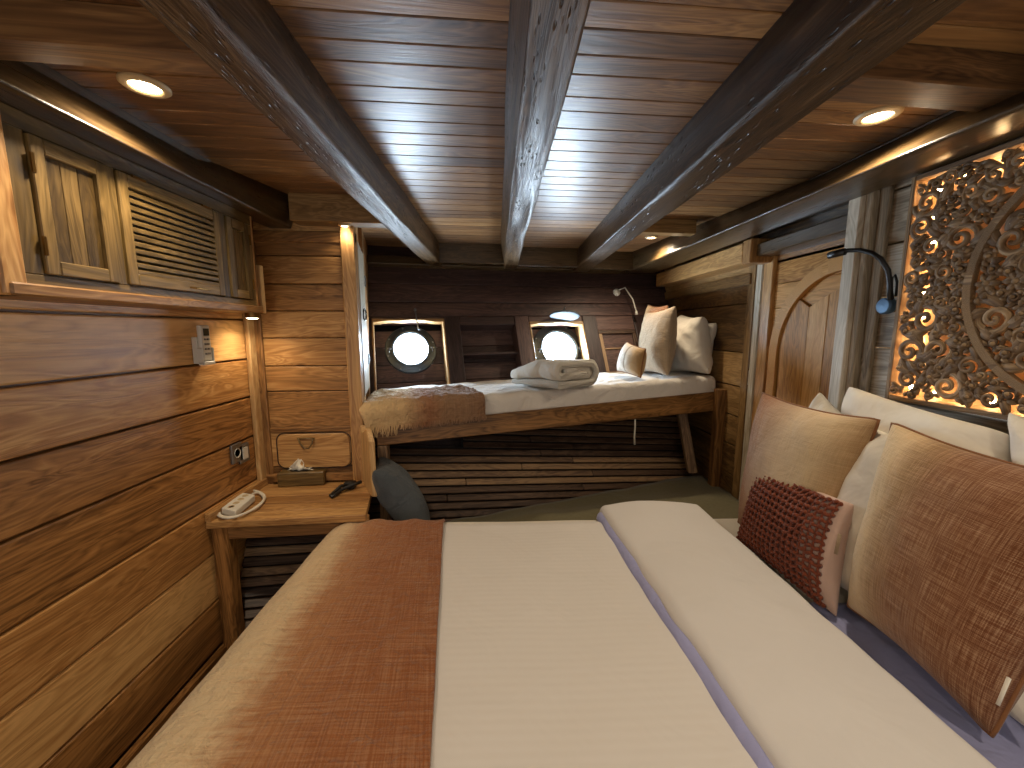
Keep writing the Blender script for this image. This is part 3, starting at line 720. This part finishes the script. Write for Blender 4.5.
# ================================================================ BUNK
FL, FR = V((-.60, 1.90, 0)), V((1.37, 2.455, 0)); BU = (FR-FL).normalized(); BL_ = (FR-FL).length; BW = V((-BU.y, BU.x, 0))
bk = thing('bunk_bed', FL, 'raised teak bunk shelf built along the hull wall', 'bunk')
m = MB()
za, zb_ = (.888, .965), (.792, .842)
m.hexa([V((FL.x, FL.y, zb_[0])), V((FR.x, FR.y, zb_[1])), V((FR.x, FR.y+.045, zb_[1])), V((FL.x, FL.y+.045, zb_[0])), V((FL.x, FL.y, za[0])), V((FR.x, FR.y, za[1])), V((FR.x, FR.y+.045, za[1])), V((FL.x, FL.y+.045, za[0]))], 0)
m.build('front_rail', 'teak', bk, bevel=.004)
m = MB()
m.hexa([V((FL.x-.1, FL.y+.046, .84)), V((FR.x, FR.y+.046, .89)), V((1.38, 3.15, .89)), V((-.8, 2.52, .84)), V((FL.x-.1, FL.y+.046, .865)), V((FR.x, FR.y+.046, .93)), V((1.38, 3.15, .93)), V((-.8, 2.52, .865))], 0); m.build('base_board', 'slat', bk)
m = MB(); m.box(-.60, -.552, 1.905, 1.955, 0, .79, 2); m.build('post', 'slat', bk, bevel=.003)
m = MB(); m.box(1.345, 1.40, 2.40, 2.453, .3, .985, 2); m.build('post', 'teak', bk, bevel=.003)
a = onP(681, 415, V((0, 2.55, 0)), V((0, 1, 0))); b = onP(694, 466, V((0, 2.50, 0)), V((0, 1, 0)))
m = MB(); m.hexa([b+V((-.03, 0, -.05)), b+V((.03, 0, -.05)), b+V((.03, .04, -.05)), b+V((-.03, .04, -.05)), a+V((-.03, 0, .06)), a+V((.03, 0, .06)), a+V((.03, .04, .06)), a+V((-.03, .04, .06))], 2); m.build('brace', 'slat', bk, bevel=.003)

def drape(quad, ext, r, z, mat, name, parent=None, lift=0, nx=80, ny=80, amp=.004, ns=4, fold=None, solid=.01, label=None, cat=None, gfn=None, group=None, sub=0, hook=None, zf=None):
    """cloth over a slab. quad: (p00,p10,p11,p01) inner flat area; ext = cloth past (left,right,front,back)"""
    p00, p10, p11, p01 = [V((a[0], a[1], 0)) for a in quad]
    Lx = ((p10-p00).length+(p11-p01).length)/2; Ly = ((p01-p00).length+(p11-p10).length)/2
    l, rr, f, b = ext; P = []; G = []
    ex, ey = (p10-p00+p11-p01).normalized(), (p01-p00+p11-p10).normalized()
    for j in range(ny):
        bb = -f+(Ly+f+b)*j/(ny-1)
        for i in range(nx):
            aa = -l+(Lx+l+rr)*i/(nx-1)
            u = min(max(aa/Lx, 0), 1); v = min(max(bb/Ly, 0), 1)
            ox = aa-min(max(aa, 0), Lx); oy = bb-min(max(bb, 0), Ly)
            base = (p00*(1-u)+p10*u)*(1-v)+(p01*(1-u)+p11*u)*v
            dd = math.hypot(ox, oy); rad = r+lift
            if dd > 1e-9:
                if dd < r*math.pi/2: hh = rad*math.sin(dd/r); gg = rad*(1-math.cos(dd/r))
                else: hh = rad; gg = rad+(dd-r*math.pi/2)
                dirv = (ex*ox+ey*oy)/dd
            else: hh = gg = 0; dirv = V((0, 0, 0))
            nn = nz(aa*ns, bb*ns, z+lift*3)*amp+nz(aa*ns*2.7, bb*ns*2.7, z+5)*amp*.4
            zz_ = z if zf is None else zf(base.x, base.y)
            p = base+dirv*(hh+nn*(1 if gg > rad*.5 else 0))
            p.z = zz_+lift-gg+nn
            if hook: p = hook(p, aa/Lx, bb/Ly)
            P.append(p); G.append((aa, bb, 0) if gfn is None else gfn(aa, bb, Lx, Ly))
    m = MB(); m.grid(P, G, nx, ny)
    return m.build(name, mat, parent, smooth=True, solid=solid, label=label, cat=cat, group=group, sub=sub)
def zbunk(x, y): return .992+.036*(x+.6)
q00 = (-.62, 1.955); q10 = (1.34, 2.495); q11 = (1.34, 3.02); q01 = (-.74, 2.50)
drape([q00, q10, q11, q01], (.11, .09, .13, .05), .035, 1.0, 'bunksheet', 'mattress', None, 0, 130, 50, .009, 7, solid=.02, zf=zbunk,
      label='thin mattress with a white sheet lying on the raised bunk', cat='mattress')
# throw on the bunk
t = thing('throw_blanket', (-.4, 2.0, 1.0), 'beige and brown fringed throw spread over the left end of the bunk', 'blanket')
qa = (-.63, 1.915); k = .56
qb = (qa[0]+k*BU.x, qa[1]+k*BU.y); qc = (qb[0]-.13*.9-.02, qb[1]+.32); qd = (qa[0]-.07, qa[1]+.40)
def ruf(p, u, v):
    s = nz(p.x*14, p.y*22, 3)*.016+nz(p.x*30, p.y*30, 8)*.007
    if v > 0: p.z += abs(s)+.004
    else: p += -BW*(.010*nz(p.x*16, 0, 2)+.004) + V((0, 0, .0))
    return p
th_ = drape([qa, qb, qc, qd], (.05, 0, .122, 0), .04, 1.0, 'bunkthrow', 'blanket', t, .010, 90, 70, .003, 6, solid=.008, zf=zbunk, hook=ruf, gfn=lambda a, b, Lx, Ly: (a/Lx, b/Ly*.6, 0))
me = th_.data; nx_ = 90
m = MB()
for i in range(nx_):
    for s_ in range(2):
        p = me.vertices[i].co+V((R.uniform(-.004, .004), R.uniform(-.002, .002), .004)); L_ = R.uniform(.018, .032) if i > 26 else R.uniform(.03, .055)
        m.tube([p, p+V((R.uniform(-.004, .004), -.006, -L_*.5)), p+V((R.uniform(-.008, .008), R.uniform(-.010, -.002), -L_))], [.0028, .0022, .0010], 4, rnd=.5)
        m.g[-12:] = [(i/nx_, 0, 0)]*12
m.build('fringe', 'bunkthrow', t)

# cushions ---------------------------------------------------------------
def cushion(name, C, thick, mat, label, cat='cushion', group=None, seam=None, puff=.5, wr=.007, pinch=.045, n=34, tassel=None, ns=7, sag=0):
    """C: BL, BR, TR, TL corner points; front faces the camera side"""
    BLc, BRc, TRc, TLc = [V(c) for c in C]
    ctr = (BLc+BRc+TRc+TLc)/4
    W = ((BRc-BLc).length+(TRc-TLc).length)/2; Hh = ((TLc-BLc).length+(TRc-BRc).length)/2
    nn = ((BRc-BLc)+(TRc-TLc)).cross((TLc-BLc)+(TRc-BRc)).normalized()
    if nn.dot(O-ctr) < 0: nn = -nn
    t = thing(name, (ctr.x, ctr.y, min(c.z for c in (BLc, BRc))), label, cat, group)
    sd = R.uniform(0, 50)
    def surf(u, v, s):
        eu = 1-(abs(2*u-1))**2.4; ev = 1-(abs(2*v-1))**2.4
        h = (max(eu, 0)*max(ev, 0))**puff
        pu = u+(.5-u)*pinch*2*(ev**1.0)*(1)*abs(2*u-1)**1; pv = v+(.5-v)*pinch*2*(eu**1.0)*abs(2*v-1)
        p = (BLc*(1-pu)+BRc*pu)*(1-pv)+(TLc*(1-pu)+TRc*pu)*pv
        cr = 1-.03*(abs(2*u-1)**7)*(abs(2*v-1)**7); p = ctr+(p-ctr)*cr
        w = (nz(u*W*ns, v*Hh*ns, sd+s*9)+.5*nz(u*W*ns*2.6, v*Hh*ns*2.6, sd+s*9))*wr*min(1, h*2.2+.1)
        return p+nn*(s*h*thick/2+w*s) + V((0, 0, -sag*eu*v))
    m = MB()
    for s in (1, -1):
        P = []; G = []
        for j in range(n):
            for i in range(n):
                # denser near the rim
                u = .5-.5*math.cos(math.pi*i/(n-1)); v = .5-.5*math.cos(math.pi*j/(n-1))
                P.append(surf(u, v, s)); G.append((u, v*Hh/W, 0))
        m.grid(P, G, n, n)
    o = m.build('cover', mat, t, smooth=True, weld=True)
    if seam:
        m = MB(); pts = [surf(i/30, 0, 0) for i in range(30)]+[surf(1, i/30, 0) for i in range(30)]+[surf(1-i/30, 1, 0) for i in range(30)]+[surf(0, 1-i/30, 0) for i in range(31)]
        m.tube(pts, .0045, 6, caps=False); m.build('piping', seam, t, smooth=True)
    return t, surf, nn
# bunk cushions (they lean on the right wall, seen at an angle)
def at(px, py, y): return onY(px, py, y)
cushion('pillow', [(1.30, 3.02, 1.07), (1.33, 2.53, 1.075), (1.375, 2.53, 1.40), (1.36, 2.98, 1.40)], .13, 'pillow', 'white pillow at the very back of the bunk, against the right wall', 'pillow', wr=.018, puff=.4)
cushion('pillow', [at(672, 373, 2.80), at(709, 375, 2.45), at(703, 316, 2.50), at(681, 314, 2.88)], .20, 'pillow', 'white pillow on the bunk, rightmost of the front row', 'pillow', wr=.018, puff=.4)
cushion('cushion', [at(638, 371, 3.0), at(660, 371, 2.62), at(668, 305, 2.70), at(648, 304, 3.05)], .13, 'ombre', 'brown backed cushion mostly hidden behind the natural linen one on the bunk', seam='piping')
cushion('cushion', [at(641, 373, 2.85), at(668, 377, 2.42), at(676, 305, 2.48), at(646, 312, 2.90)], .17, 'natural', 'tall natural linen cushion in the middle of the bunk cushions', seam=None)
cushion('cushion', [at(617, 371, 2.62), at(641, 378, 2.38), at(646, 349, 2.42), at(627, 342, 2.66)], .12, 'stripecush', 'small cream cushion with a thin stripe, leftmost on the bunk', seam='piping')

# folded duvet on the bunk
fd_a = onZ(571, 383, 1.06); fd_a = V((.42, 2.15, 1.033)); fd_b = V((.20, 2.55, 1.03))
ax = V((fd_b.x-fd_a.x-.12, fd_b.y-fd_a.y, 0)).normalized()
# section of a thrice folded duvet: half width w, made as a flattened spiral band
sec = []
w = .17; th0 = .024
path = []
def arc(cx, cz, r, a0, a1, k=8): return [(cx+r*math.cos(math.radians(a0+(a1-a0)*i/k)), cz+r*math.sin(math.radians(a0+(a1-a0)*i/k))) for i in range(k+1)]
path += [(-w+.03, .020), (0, .019)] + arc(w-.045, .060, .041, -90, 90) + [(0, .102)] + arc(-w+.05, .078, .025, 90, 250) + [(0, .056), (w-.07, .054), (w-.055, .060), (w-.07, .070), (0, .076), (-w+.08, .078)]
m = MB(); side = V((ax.y, -ax.x, 0)); NS = 26; Lr = .40
nrm = []
for i, (a_, b_) in enumerate(path):
    p0 = path[max(i-1, 0)]; p1 = path[min(i+1, len(path)-1)]; dx, dz = p1[0]-p0[0], p1[1]-p0[1]; L = math.hypot(dx, dz) or 1; nrm.append((-dz/L, dx/L))
ring = [(a_+n_[0]*th0*.62, b_+n_[1]*th0*.62) for (a_, b_), n_ in zip(path, nrm)] + [(a_-n_[0]*th0*.62, b_-n_[1]*th0*.62) for (a_, b_), n_ in reversed(list(zip(path, nrm)))]
nr = len(ring); vs = []; gs = []
for s in range(NS+1):
    f = s/NS; sc = 1-.35*max(0, f-.55)**1.3*1.6; sq = 1-.65*max(0, f-.45)*1.3
    for k_, (a_, b_) in enumerate(ring):
        wv = nz(a_*14, b_*20, f*4)*.006
        p = fd_a+ax*(Lr*f+.01*nz(k_*.2, f, 1))+side*(a_*sc*1.05+wv)+V((0, 0, max(b_*1.28*sq+wv, .0)+.002)); vs.append(p); gs.append((a_+k_*.01, f*Lr, 0))
fs = [(s*nr+k, s*nr+(k+1)%nr, (s+1)*nr+(k+1)%nr, (s+1)*nr+k) for s in range(NS) for k in range(nr)]
nh = len(path)
for s in (0, NS):
    for k in range(nh-1): fs.append((s*nr+k, s*nr+k+1, s*nr+nr-2-k, s*nr+nr-1-k))
m.raw(vs, fs, gs, .5); m.build('folded_duvet', 'duvetroll', smooth=True, label='white duvet folded into a flat roll in the middle of the bunk', cat='duvet')

# sconce on hull wall
q = H(*hp(616, 293), -.002)
t = thing('reading_light', q, 'small pale reading light with a thin bent arm on the dark hull wall', 'lamp')
m = MB(); m.lathe(q, -HN, [(.030, 0), (.030, .014), (.022, .022), (.003, .024)], 20); m.build('base', 'white', t, smooth=True)
m = MB(); e = H(*hp(630, 316), -.09); m.tube([q-HN*.02+V((.012, 0, .012)), q-HN*.04+V((.05, 0, .022)), (q*.4+e*.6)-HN*.03+V((.02, 0, .02)), e], .0055, 7); m.build('arm', 'white', t, smooth=True)
m = MB(); m.tube([e, e+V((.004, -.004, -.03))], [.008, .012], 10); m.build('lamp_head', 'white', t, smooth=True)
# gooseneck lamp at the grey wall
q = onX(899, 306, 1.285)
t = thing('reading_light', q, 'black gooseneck reading light with blue grey base left of the carved panel', 'lamp')
m = MB(); m.lathe(q, (-1, 0, 0), [(.020, 0), (.020, .035)], 28); m.build('wall_mount', 'brass', t)
m = MB(); m.lathe(q+V((-.035, 0, 0)), (-1, 0, 0), [(.024, -.006), (.026, 0), (.026, .016), (.023, .020), (.002, .021)], 28); m.build('base', 'bluegrey', t, smooth=False, bevel=.002)
pts = [onX(x, y, X_) for x, y, X_ in ((890, 300, 1.238), (890, 285, 1.235), (888, 270, 1.225), (881, 259, 1.205), (872, 253, 1.195), (860, 250, 1.185), (848, 250.5, 1.175), (838, 253, 1.165))]
m = MB(); m.tube(pts, .0075, 8); m.build('arm', 'black', t, smooth=True)
m = MB(); m.tube([onX(845, 251.5, 1.172), onX(829, 255.5, 1.155)], .012, 10); m.build('lamp_head', 'black', t, smooth=True)
m = MB(); pts = [onX(x, y, X_) for x, y, X_ in ((893, 300, 1.25), (891, 288, 1.26), (892, 278, 1.27), (895, 275, 1.27), (897, 282, 1.27), (896, 296, 1.26))]; m.tube(pts, .004, 6); m.build('cable_loop', 'black', t, smooth=True)
# switch on far right wall
q = onX(746, 377, 1.399)
t = thing('light_switch', q, 'small white switch plate on the brown wall right of the bunk pillows', 'switch')
m = MB(); m.box(1.390, 1.40, q.y-.035, q.y+.035, q.z-.042, q.z+.042, 2); m.build('plate', 'white', t, bevel=.003)
m = MB(); m.box(1.387, 1.391, q.y-.018, q.y+.018, q.z-.024, q.z+.024, 2); m.build('rocker', 'white', t, bevel=.001)
# cord hanging under the bunk
p = onY(635, 421, 2.32); m = MB(); m.tube([p+V((0, 0, .03)), p+V((.002, 0, -.04)), p+V((0, 0, -.10)), p+V((.004, 0, -.145))], .0055, 6)
m.build('cord', 'cable', smooth=True, label='short white cord hanging down below the bunk rail', cat='cord')

# ================================================================ BED NOOK
# olive platform
m = MB(); P = []; G = []; nx, ny = 60, 26
for j in range(ny):
    for i in range(nx):
        x = -.58+(1.395+.58)*i/(nx-1); yb = min(slp(x, .36)-.03, 2.95); y = 1.45+(yb-1.45)*j/(ny-1)
        z = .36+.018*nz(x*2.2, y*2.5, 4)+.010*nz(x*7, y*5, 9)+.02*math.exp(-((y-1.95-.2*x)/.08)**2)*(.5+.5*math.sin(x*3))
        P.append(V((x, y, z))); G.append((x, y, 0))
m.grid(P, G, nx, ny)
m.build('floor_mattress', 'olive', smooth=True, solid=.08, label='flat olive grey canvas mattress filling the gap between bed and slatted hull', cat='mattress')
cushion('cushion', [(-.30, 1.66, .40), (-.42, 1.98, .40), (-.60, 1.93, .74), (-.56, 1.70, .74)], .17, 'slate', 'dark slate grey cushion leaning under the left end of the bunk')

# ================================================================ BED
bd = thing('bed', (.25, .7, 0), 'large double bed with white fitted sheet in the foreground', 'bed')
m = MB(); m.box(-.64, 1.24, -.45, 1.60, .0, .22, 1); m.build('base', 'wallr', bd, bevel=.01)
o = drape([(-.62, -.4), (1.20, -.4), (1.20, 1.60), (-.62, 1.60)], (.25, .05, .2, .25), .05, .545, 'pillow', 'mattress', bd, 0, 60, 60, .003, 3, solid=.02)
dq = [(-.62, -.45), (.80, -.45), (.80, 1.525), (-.60, 1.525)]
def bulge(p, u, v): return p
drape(dq, (.45, 0, .1, .32), .115, .565, 'sheet', 'duvet', None, 0, 150, 150, .006, 3.2, solid=.02,
      label='white striped duvet spread flat over the bed', cat='duvet')
# underside strip with bluish shade in its colour, and folded cuff
dv = thing('folded_sheet', (.66, .8, .57), 'wide smooth white fold of duvet turned back before the cushions', 'duvet fold')
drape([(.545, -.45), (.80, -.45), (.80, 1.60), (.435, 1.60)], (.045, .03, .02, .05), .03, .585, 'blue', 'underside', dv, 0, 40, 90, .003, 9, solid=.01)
def cuffhook(p, u, v):
    p.x += .010*nz(v*5, 0, 1)+.004*nz(v*17, 0, 3); return p
def cz_(x, y): return .603+.018*math.sin(max(0, min(1, (x-.45)/.40))*math.pi)
drape([(.575, -.45), (.835, -.45), (.835, 1.615), (.460, 1.615)], (.055, .055, .02, .06), .035, .6, 'cuff', 'folded_layer', dv, 0, 60, 120, .006, 3.5, solid=.012, hook=cuffhook, zf=cz_)
# fitted sheet by the cushions, bluish shade put into its colour
drape([(.90, -.45), (1.19, -.45), (1.19, 1.05), (.90, 1.05)], (.04, .01, .02, .02), .01, .556, 'blue', 'under_sheet', bd, 0, 40, 90, .005, 8, solid=.004, label='white sheet with bluish shade in its colour')

# throw over the foot
tx = [(-.62, -.45), (-.005, -.45), (-.232, 1.525), (-.60, 1.525)]
Lx_, Ly_ = .5, 1.975
def thg(a, b, Lx, Ly):
    # colour position: 0 at the foot edge hanging side, 1 at right edge
    xx = -.62+a
    return (1-((-.01-.10*(b/Ly))-xx)/.95, b, 0)
def thhook(p, u, v):
    n_ = nz(p.x*22, p.y*9, p.z*9)*.0035+nz(p.x*60, p.y*60, p.z*60)*.0012
    p.z += n_
    if v > .93 and u > .1: p.z += .008*math.sin(p.x*22)**2*min(1, (v-.93)*20)
    return p
drape(tx, (.42, 0, .1, .12), .115, .565, 'throw', 'throw_blanket', None, .014, 150, 170, .005, 3.2, solid=.009, gfn=thg, hook=thhook,
      label='rust brown textured throw with cream border laid across the foot of the bed', cat='blanket')

# cushions and pillows at the head
def X_(px, py, x): return onX(px, py, x)
# white row against the wall
cushion('pillow', [(1.06, 1.20, .60), (1.06, .66, .60), X_(1012, 432, 1.17), X_(848, 384, 1.17)], .13, 'pillow', 'long white pillow standing against the wall under the carved panel', 'pillow', wr=.015, puff=.4, pinch=.02)
cushion('pillow', [(1.12, 1.66, .58), (1.14, 1.20, .58), (1.19, 1.20, 1.03), X_(820, 390, 1.18)], .11, 'pillow', 'white pillow whose corner peeks out behind the beige ombre cushion', 'pillow', wr=.015, puff=.4)
cushion('pillow', [(1.06, .62, .60), (1.06, .15, .60), X_(1180, 470, 1.17), X_(1006, 408, 1.17)], .14, 'pillow', 'white pillow at the right picture edge under the carved panel', 'pillow', wr=.015, puff=.4, pinch=.03)
cushion('pillow', [(.99, 1.20, .60), (.99, .60, .60), X_(1060, 486, 1.10), X_(868, 424, 1.10)], .12, 'pillow', 'creased cream pillow between the white row and the big rust cushion', 'pillow', wr=.016, puff=.4, pinch=.03)
# beige ombre
cushion('cushion', [(.955, 1.50, .575), (.985, 1.07, .575), X_(882, 418, 1.075), X_(762, 391, 1.03)], .19, 'ombre2', 'beige ombre linen cushion with a brown upper left edge, behind the knitted one', seam='piping', pinch=.045)
# big rust ombre
bt, bs, bn = cushion('cushion', [X_(846, 607, .945), X_(993, 742, .93), (1.10, .60, 1.08), X_(891, 420, 1.075)], .21, 'ombre', 'big rust brown linen cushion fading to cream on its left', seam='piping', pinch=.045)
p, p2 = bs(.985, .13, .8)+bn*.003, bs(.985, .24, .8)+bn*.003; m = MB(); m.tube([p, (p+p2)/2, p2], .006, 8, flat=.3); m.build('fabric_tag', 'tissue', bt, smooth=True, label='white fabric tag')
# knitted cushion
kt, ks, kn = cushion('cushion', [X_(738, 540, .905), X_(838, 620, .915), X_(856, 504, .975), X_(763, 459, .965)], .12, 'lining', 'small knitted rust cushion with pale pink back, in front of the others', pinch=.05, wr=.002)
m = MB(); rows_ = 15; colsn = 19
for r_ in range(rows_):
    v = .03+.94*r_/(rows_-1); pts = []; rad = []
    for i in range(115):
        u = .015+.93*i/114
        pts.append(ks(u, v, 1)+kn*(.006+.0025*math.sin(i*1.0))+V((0, 0, .0025*math.sin(i*.8+r_)))); rad.append(.0058+.0016*math.sin(i*1.9+r_))
    m.tube(pts, rad, 6)
for c_ in range(colsn):
    u = .03+.90*c_/(colsn-1); pts = []
    for i in range(60):
        v = .03+.94*i/59; pts.append(ks(u, v, 1)+kn*(.003+.005*abs(math.sin(i/59*(rows_-1)*math.pi)))+V((0, 0, 0)))
    m.tube(pts, .0036, 5)
m.build('knitted_front', 'knit', kt, smooth=True)
# knit base behind yarn on the left part, open towards the right
m = MB(); P = []; G = []; n = 24
for j in range(n):
    for i in range(n): u = .01+.74*i/(n-1); v = .01+.98*j/(n-1); P.append(ks(u, v, 1)+kn*.0025); G.append((u, v, 0))
m.grid(P, G, n, n); m.build('knit_backing', 'knit', kt, smooth=True)
a0, a1 = ks(.985, .52, .6)+kn*.004, ks(.985, .70, .6)+kn*.004
m = MB(); m.tube([a0, (a0+a1)/2, a1], .009, 8, flat=.3); m.build('fabric_tag', 'natural', kt, smooth=True)

# ================================================================ CARVED PANEL
cp = thing('carved_panel', (1.25, .75, 1.13), 'pierced carved wooden wall panel lit from behind, above the pillows', 'wall panel')
PX = 1.225; Y0, Y1 = .02, 1.215; Z0, Z1 = 1.135, 1.795; YC, ZC = .735, (Z0+Z1)/2
CP = lambda a, b, d: V((PX-d, a, b))
m = MB(); e = .014
m.box(PX-.010, PX+.047, Y1-e, Y1, Z0, Z1, 2); m.box(PX-.010, PX+.047, Y0, Y0+e, Z0, Z1, 2); m.box(PX-.010, PX+.047, Y0+e, Y1-e, Z1-e, Z1, 1); m.box(PX-.010, PX+.047, Y0+e, Y1-e, Z0, Z0+e, 1)
m.build('frame', 'carve', cp, bevel=.002)
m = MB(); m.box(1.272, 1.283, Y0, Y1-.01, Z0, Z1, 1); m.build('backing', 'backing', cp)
def ringband(m, r0, r1, d0, d1, n=72):
    for i in range(n):
        a, b = 2*math.pi*i/n, 2*math.pi*(i+1)/n
        q = [(YC+r0*math.cos(a), ZC+r0*math.sin(a)), (YC+r1*math.cos(a), ZC+r1*math.sin(a)), (YC+r1*math.cos(b), ZC+r1*math.sin(b)), (YC+r0*math.cos(b), ZC+r0*math.sin(b))]
        m.prism(q, CP, d0, d1, 0, .7)
m = MB(); ringband(m, .282, .300, 0, .016); m.build('ring', 'carve', cp, weld=True)
m = MB(); ringband(m, .085, .098, 0, .014, 40); ringband(m, .0, .03, 0, .02, 16); m.build('inner_ring', 'carve', cp, weld=True)
def scroll(m, y, z, rad, a0, hand, turns=1.6):
    pts = []; rs = []; n = 22
    for i in range(n+1):
        f = i/n; r = rad*(1-.86*f); a = a0+hand*f*turns*2*math.pi
        pts.append(CP(y+r*math.cos(a), z+r*math.sin(a), .004+.010*f)); rs.append((.0082*(1-.45*f)+.0010)*(rad/.035)**.5)
    m.tube(pts, rs, 6, flat=.8, up=(1, 0, 0), rnd=R.random())
    m.lathe(pts[-1], (-1, 0, 0), [(.0055, -.004), (.0055, .003), (.003, .006), (.0005, .007)], 8)
    return a0
def leaf(m, y, z, a, L, w, curl):
    P = []; G = []; n = 7
    for i in range(n):
        f = i/(n-1); ww = w*math.sin(math.pi*min(1, f*.92+.08))**.8; ang = a+curl*f
        cy_ = y+L*f*math.cos(a+curl*f*.5); cz = z+L*f*math.sin(a+curl*f*.5)
        for s, d in ((-1, 0), (-.5, .007), (0, .004), (.5, .007), (1, 0)):
            P.append(CP(cy_-math.sin(ang)*s*ww, cz+math.cos(ang)*s*ww, .003+d*(1-.4*f)+.007*math.sin(f*3))); G.append((f*L, s*ww, a))
    m.grid(P, G, 5, n)
    P2 = [p+V((.005, 0, 0)) for p in P]; m.grid(P2, G, 5, n)
m = MB(); placed = []
tries = 0
while len(placed) < 330 and tries < 20000:
    tries += 1
    rad = R.choice((.044, .040, .034, .028)) if tries < 1500 else R.choice((.034, .026, .021, .016)) if tries < 9000 else .013
    y = R.uniform(Y0+.014+rad, Y1-.014-rad); z = R.uniform(Z0+.014+rad, Z1-.014-rad)
    rr = math.hypot(y-YC, z-ZC)
    if abs(rr-.291) < rad+.006 or abs(rr-.091) < rad*.7 or abs(z-ZC) < rad*.8+.008: continue
    if any(math.hypot(y-p[0], z-p[1]) < (rad+p[2])*.84 for p in placed): continue
    placed.append((y, z, rad))
for y, z, rad in placed:
    a = R.uniform(0, 6.28); h_ = R.choice((-1, 1))
    scroll(m, y, z, rad, a, h_)
    for k in range(4):
        aa = a+R.uniform(-.4, .4)+k*1.57; ly, lz = y+rad*1.9*math.cos(aa+h_*.6), z+rad*1.9*math.sin(aa+h_*.6)
        if not (Y0+.02 < ly < Y1-.02 and Z0+.02 < lz < Z1-.02): continue
        leaf(m, y+rad*.7*math.cos(aa), z+rad*.7*math.sin(aa), aa+h_*.9, rad*R.uniform(1.0, 1.7), rad*.36, h_*1.1)
m.build('scrollwork', 'carve', cp, smooth=True)
m = MB(); fy = Y0+.04
while fy < Y1-.02:
    if abs(abs(fy-YC)-.291) > .02:
        n = 8 if abs(fy-YC) > .29 else 6
        for k in range(n): leaf(m, fy, ZC, k*2*math.pi/n, .030, .0075, .1)
        m.lathe(CP(fy, ZC, .008), (-1, 0, 0), [(.009, -.006), (.009, .004), (.004, .008), (.0005, .009)], 10)
    fy += .058
m.build('flower_row', 'carve', cp, smooth=True)
m = MB(); m.box(PX-.002, PX+.004, Y0+e, Y1-e, ZC-.003, ZC+.003, 1); m.build('centre_bar', 'carve', cp)
for i in range(9):
    z = Z0+.04+i*.072
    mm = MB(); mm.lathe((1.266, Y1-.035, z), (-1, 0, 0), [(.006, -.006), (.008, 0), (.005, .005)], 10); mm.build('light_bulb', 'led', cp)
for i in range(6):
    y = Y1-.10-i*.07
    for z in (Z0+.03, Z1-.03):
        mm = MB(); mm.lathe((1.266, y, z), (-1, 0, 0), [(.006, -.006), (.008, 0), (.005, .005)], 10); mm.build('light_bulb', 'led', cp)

# ================================================================ LIGHT
wd = bpy.data.worlds.new('world'); SC.world = wd; wd.use_nodes = True
bg = wd.node_tree.nodes['Background']; bg.inputs[0].default_value = (1, .97, .92, 1); bg.inputs[1].default_value = .95
# unseen recessed lamps added behind the camera as fill light
downlight(-.2, -.35, 'added fill downlight out of view behind the camera, left of the middle beam', .045, 22)
downlight(.85, -.1, 'added fill downlight out of view behind the camera over the bed head', .045, 22)

SC.view_settings.view_transform = 'Standard'; SC.view_settings.look = 'None'
SC.view_settings.exposure = 0.0; SC.view_settings.gamma = 1; SC.view_settings.use_curve_mapping = False
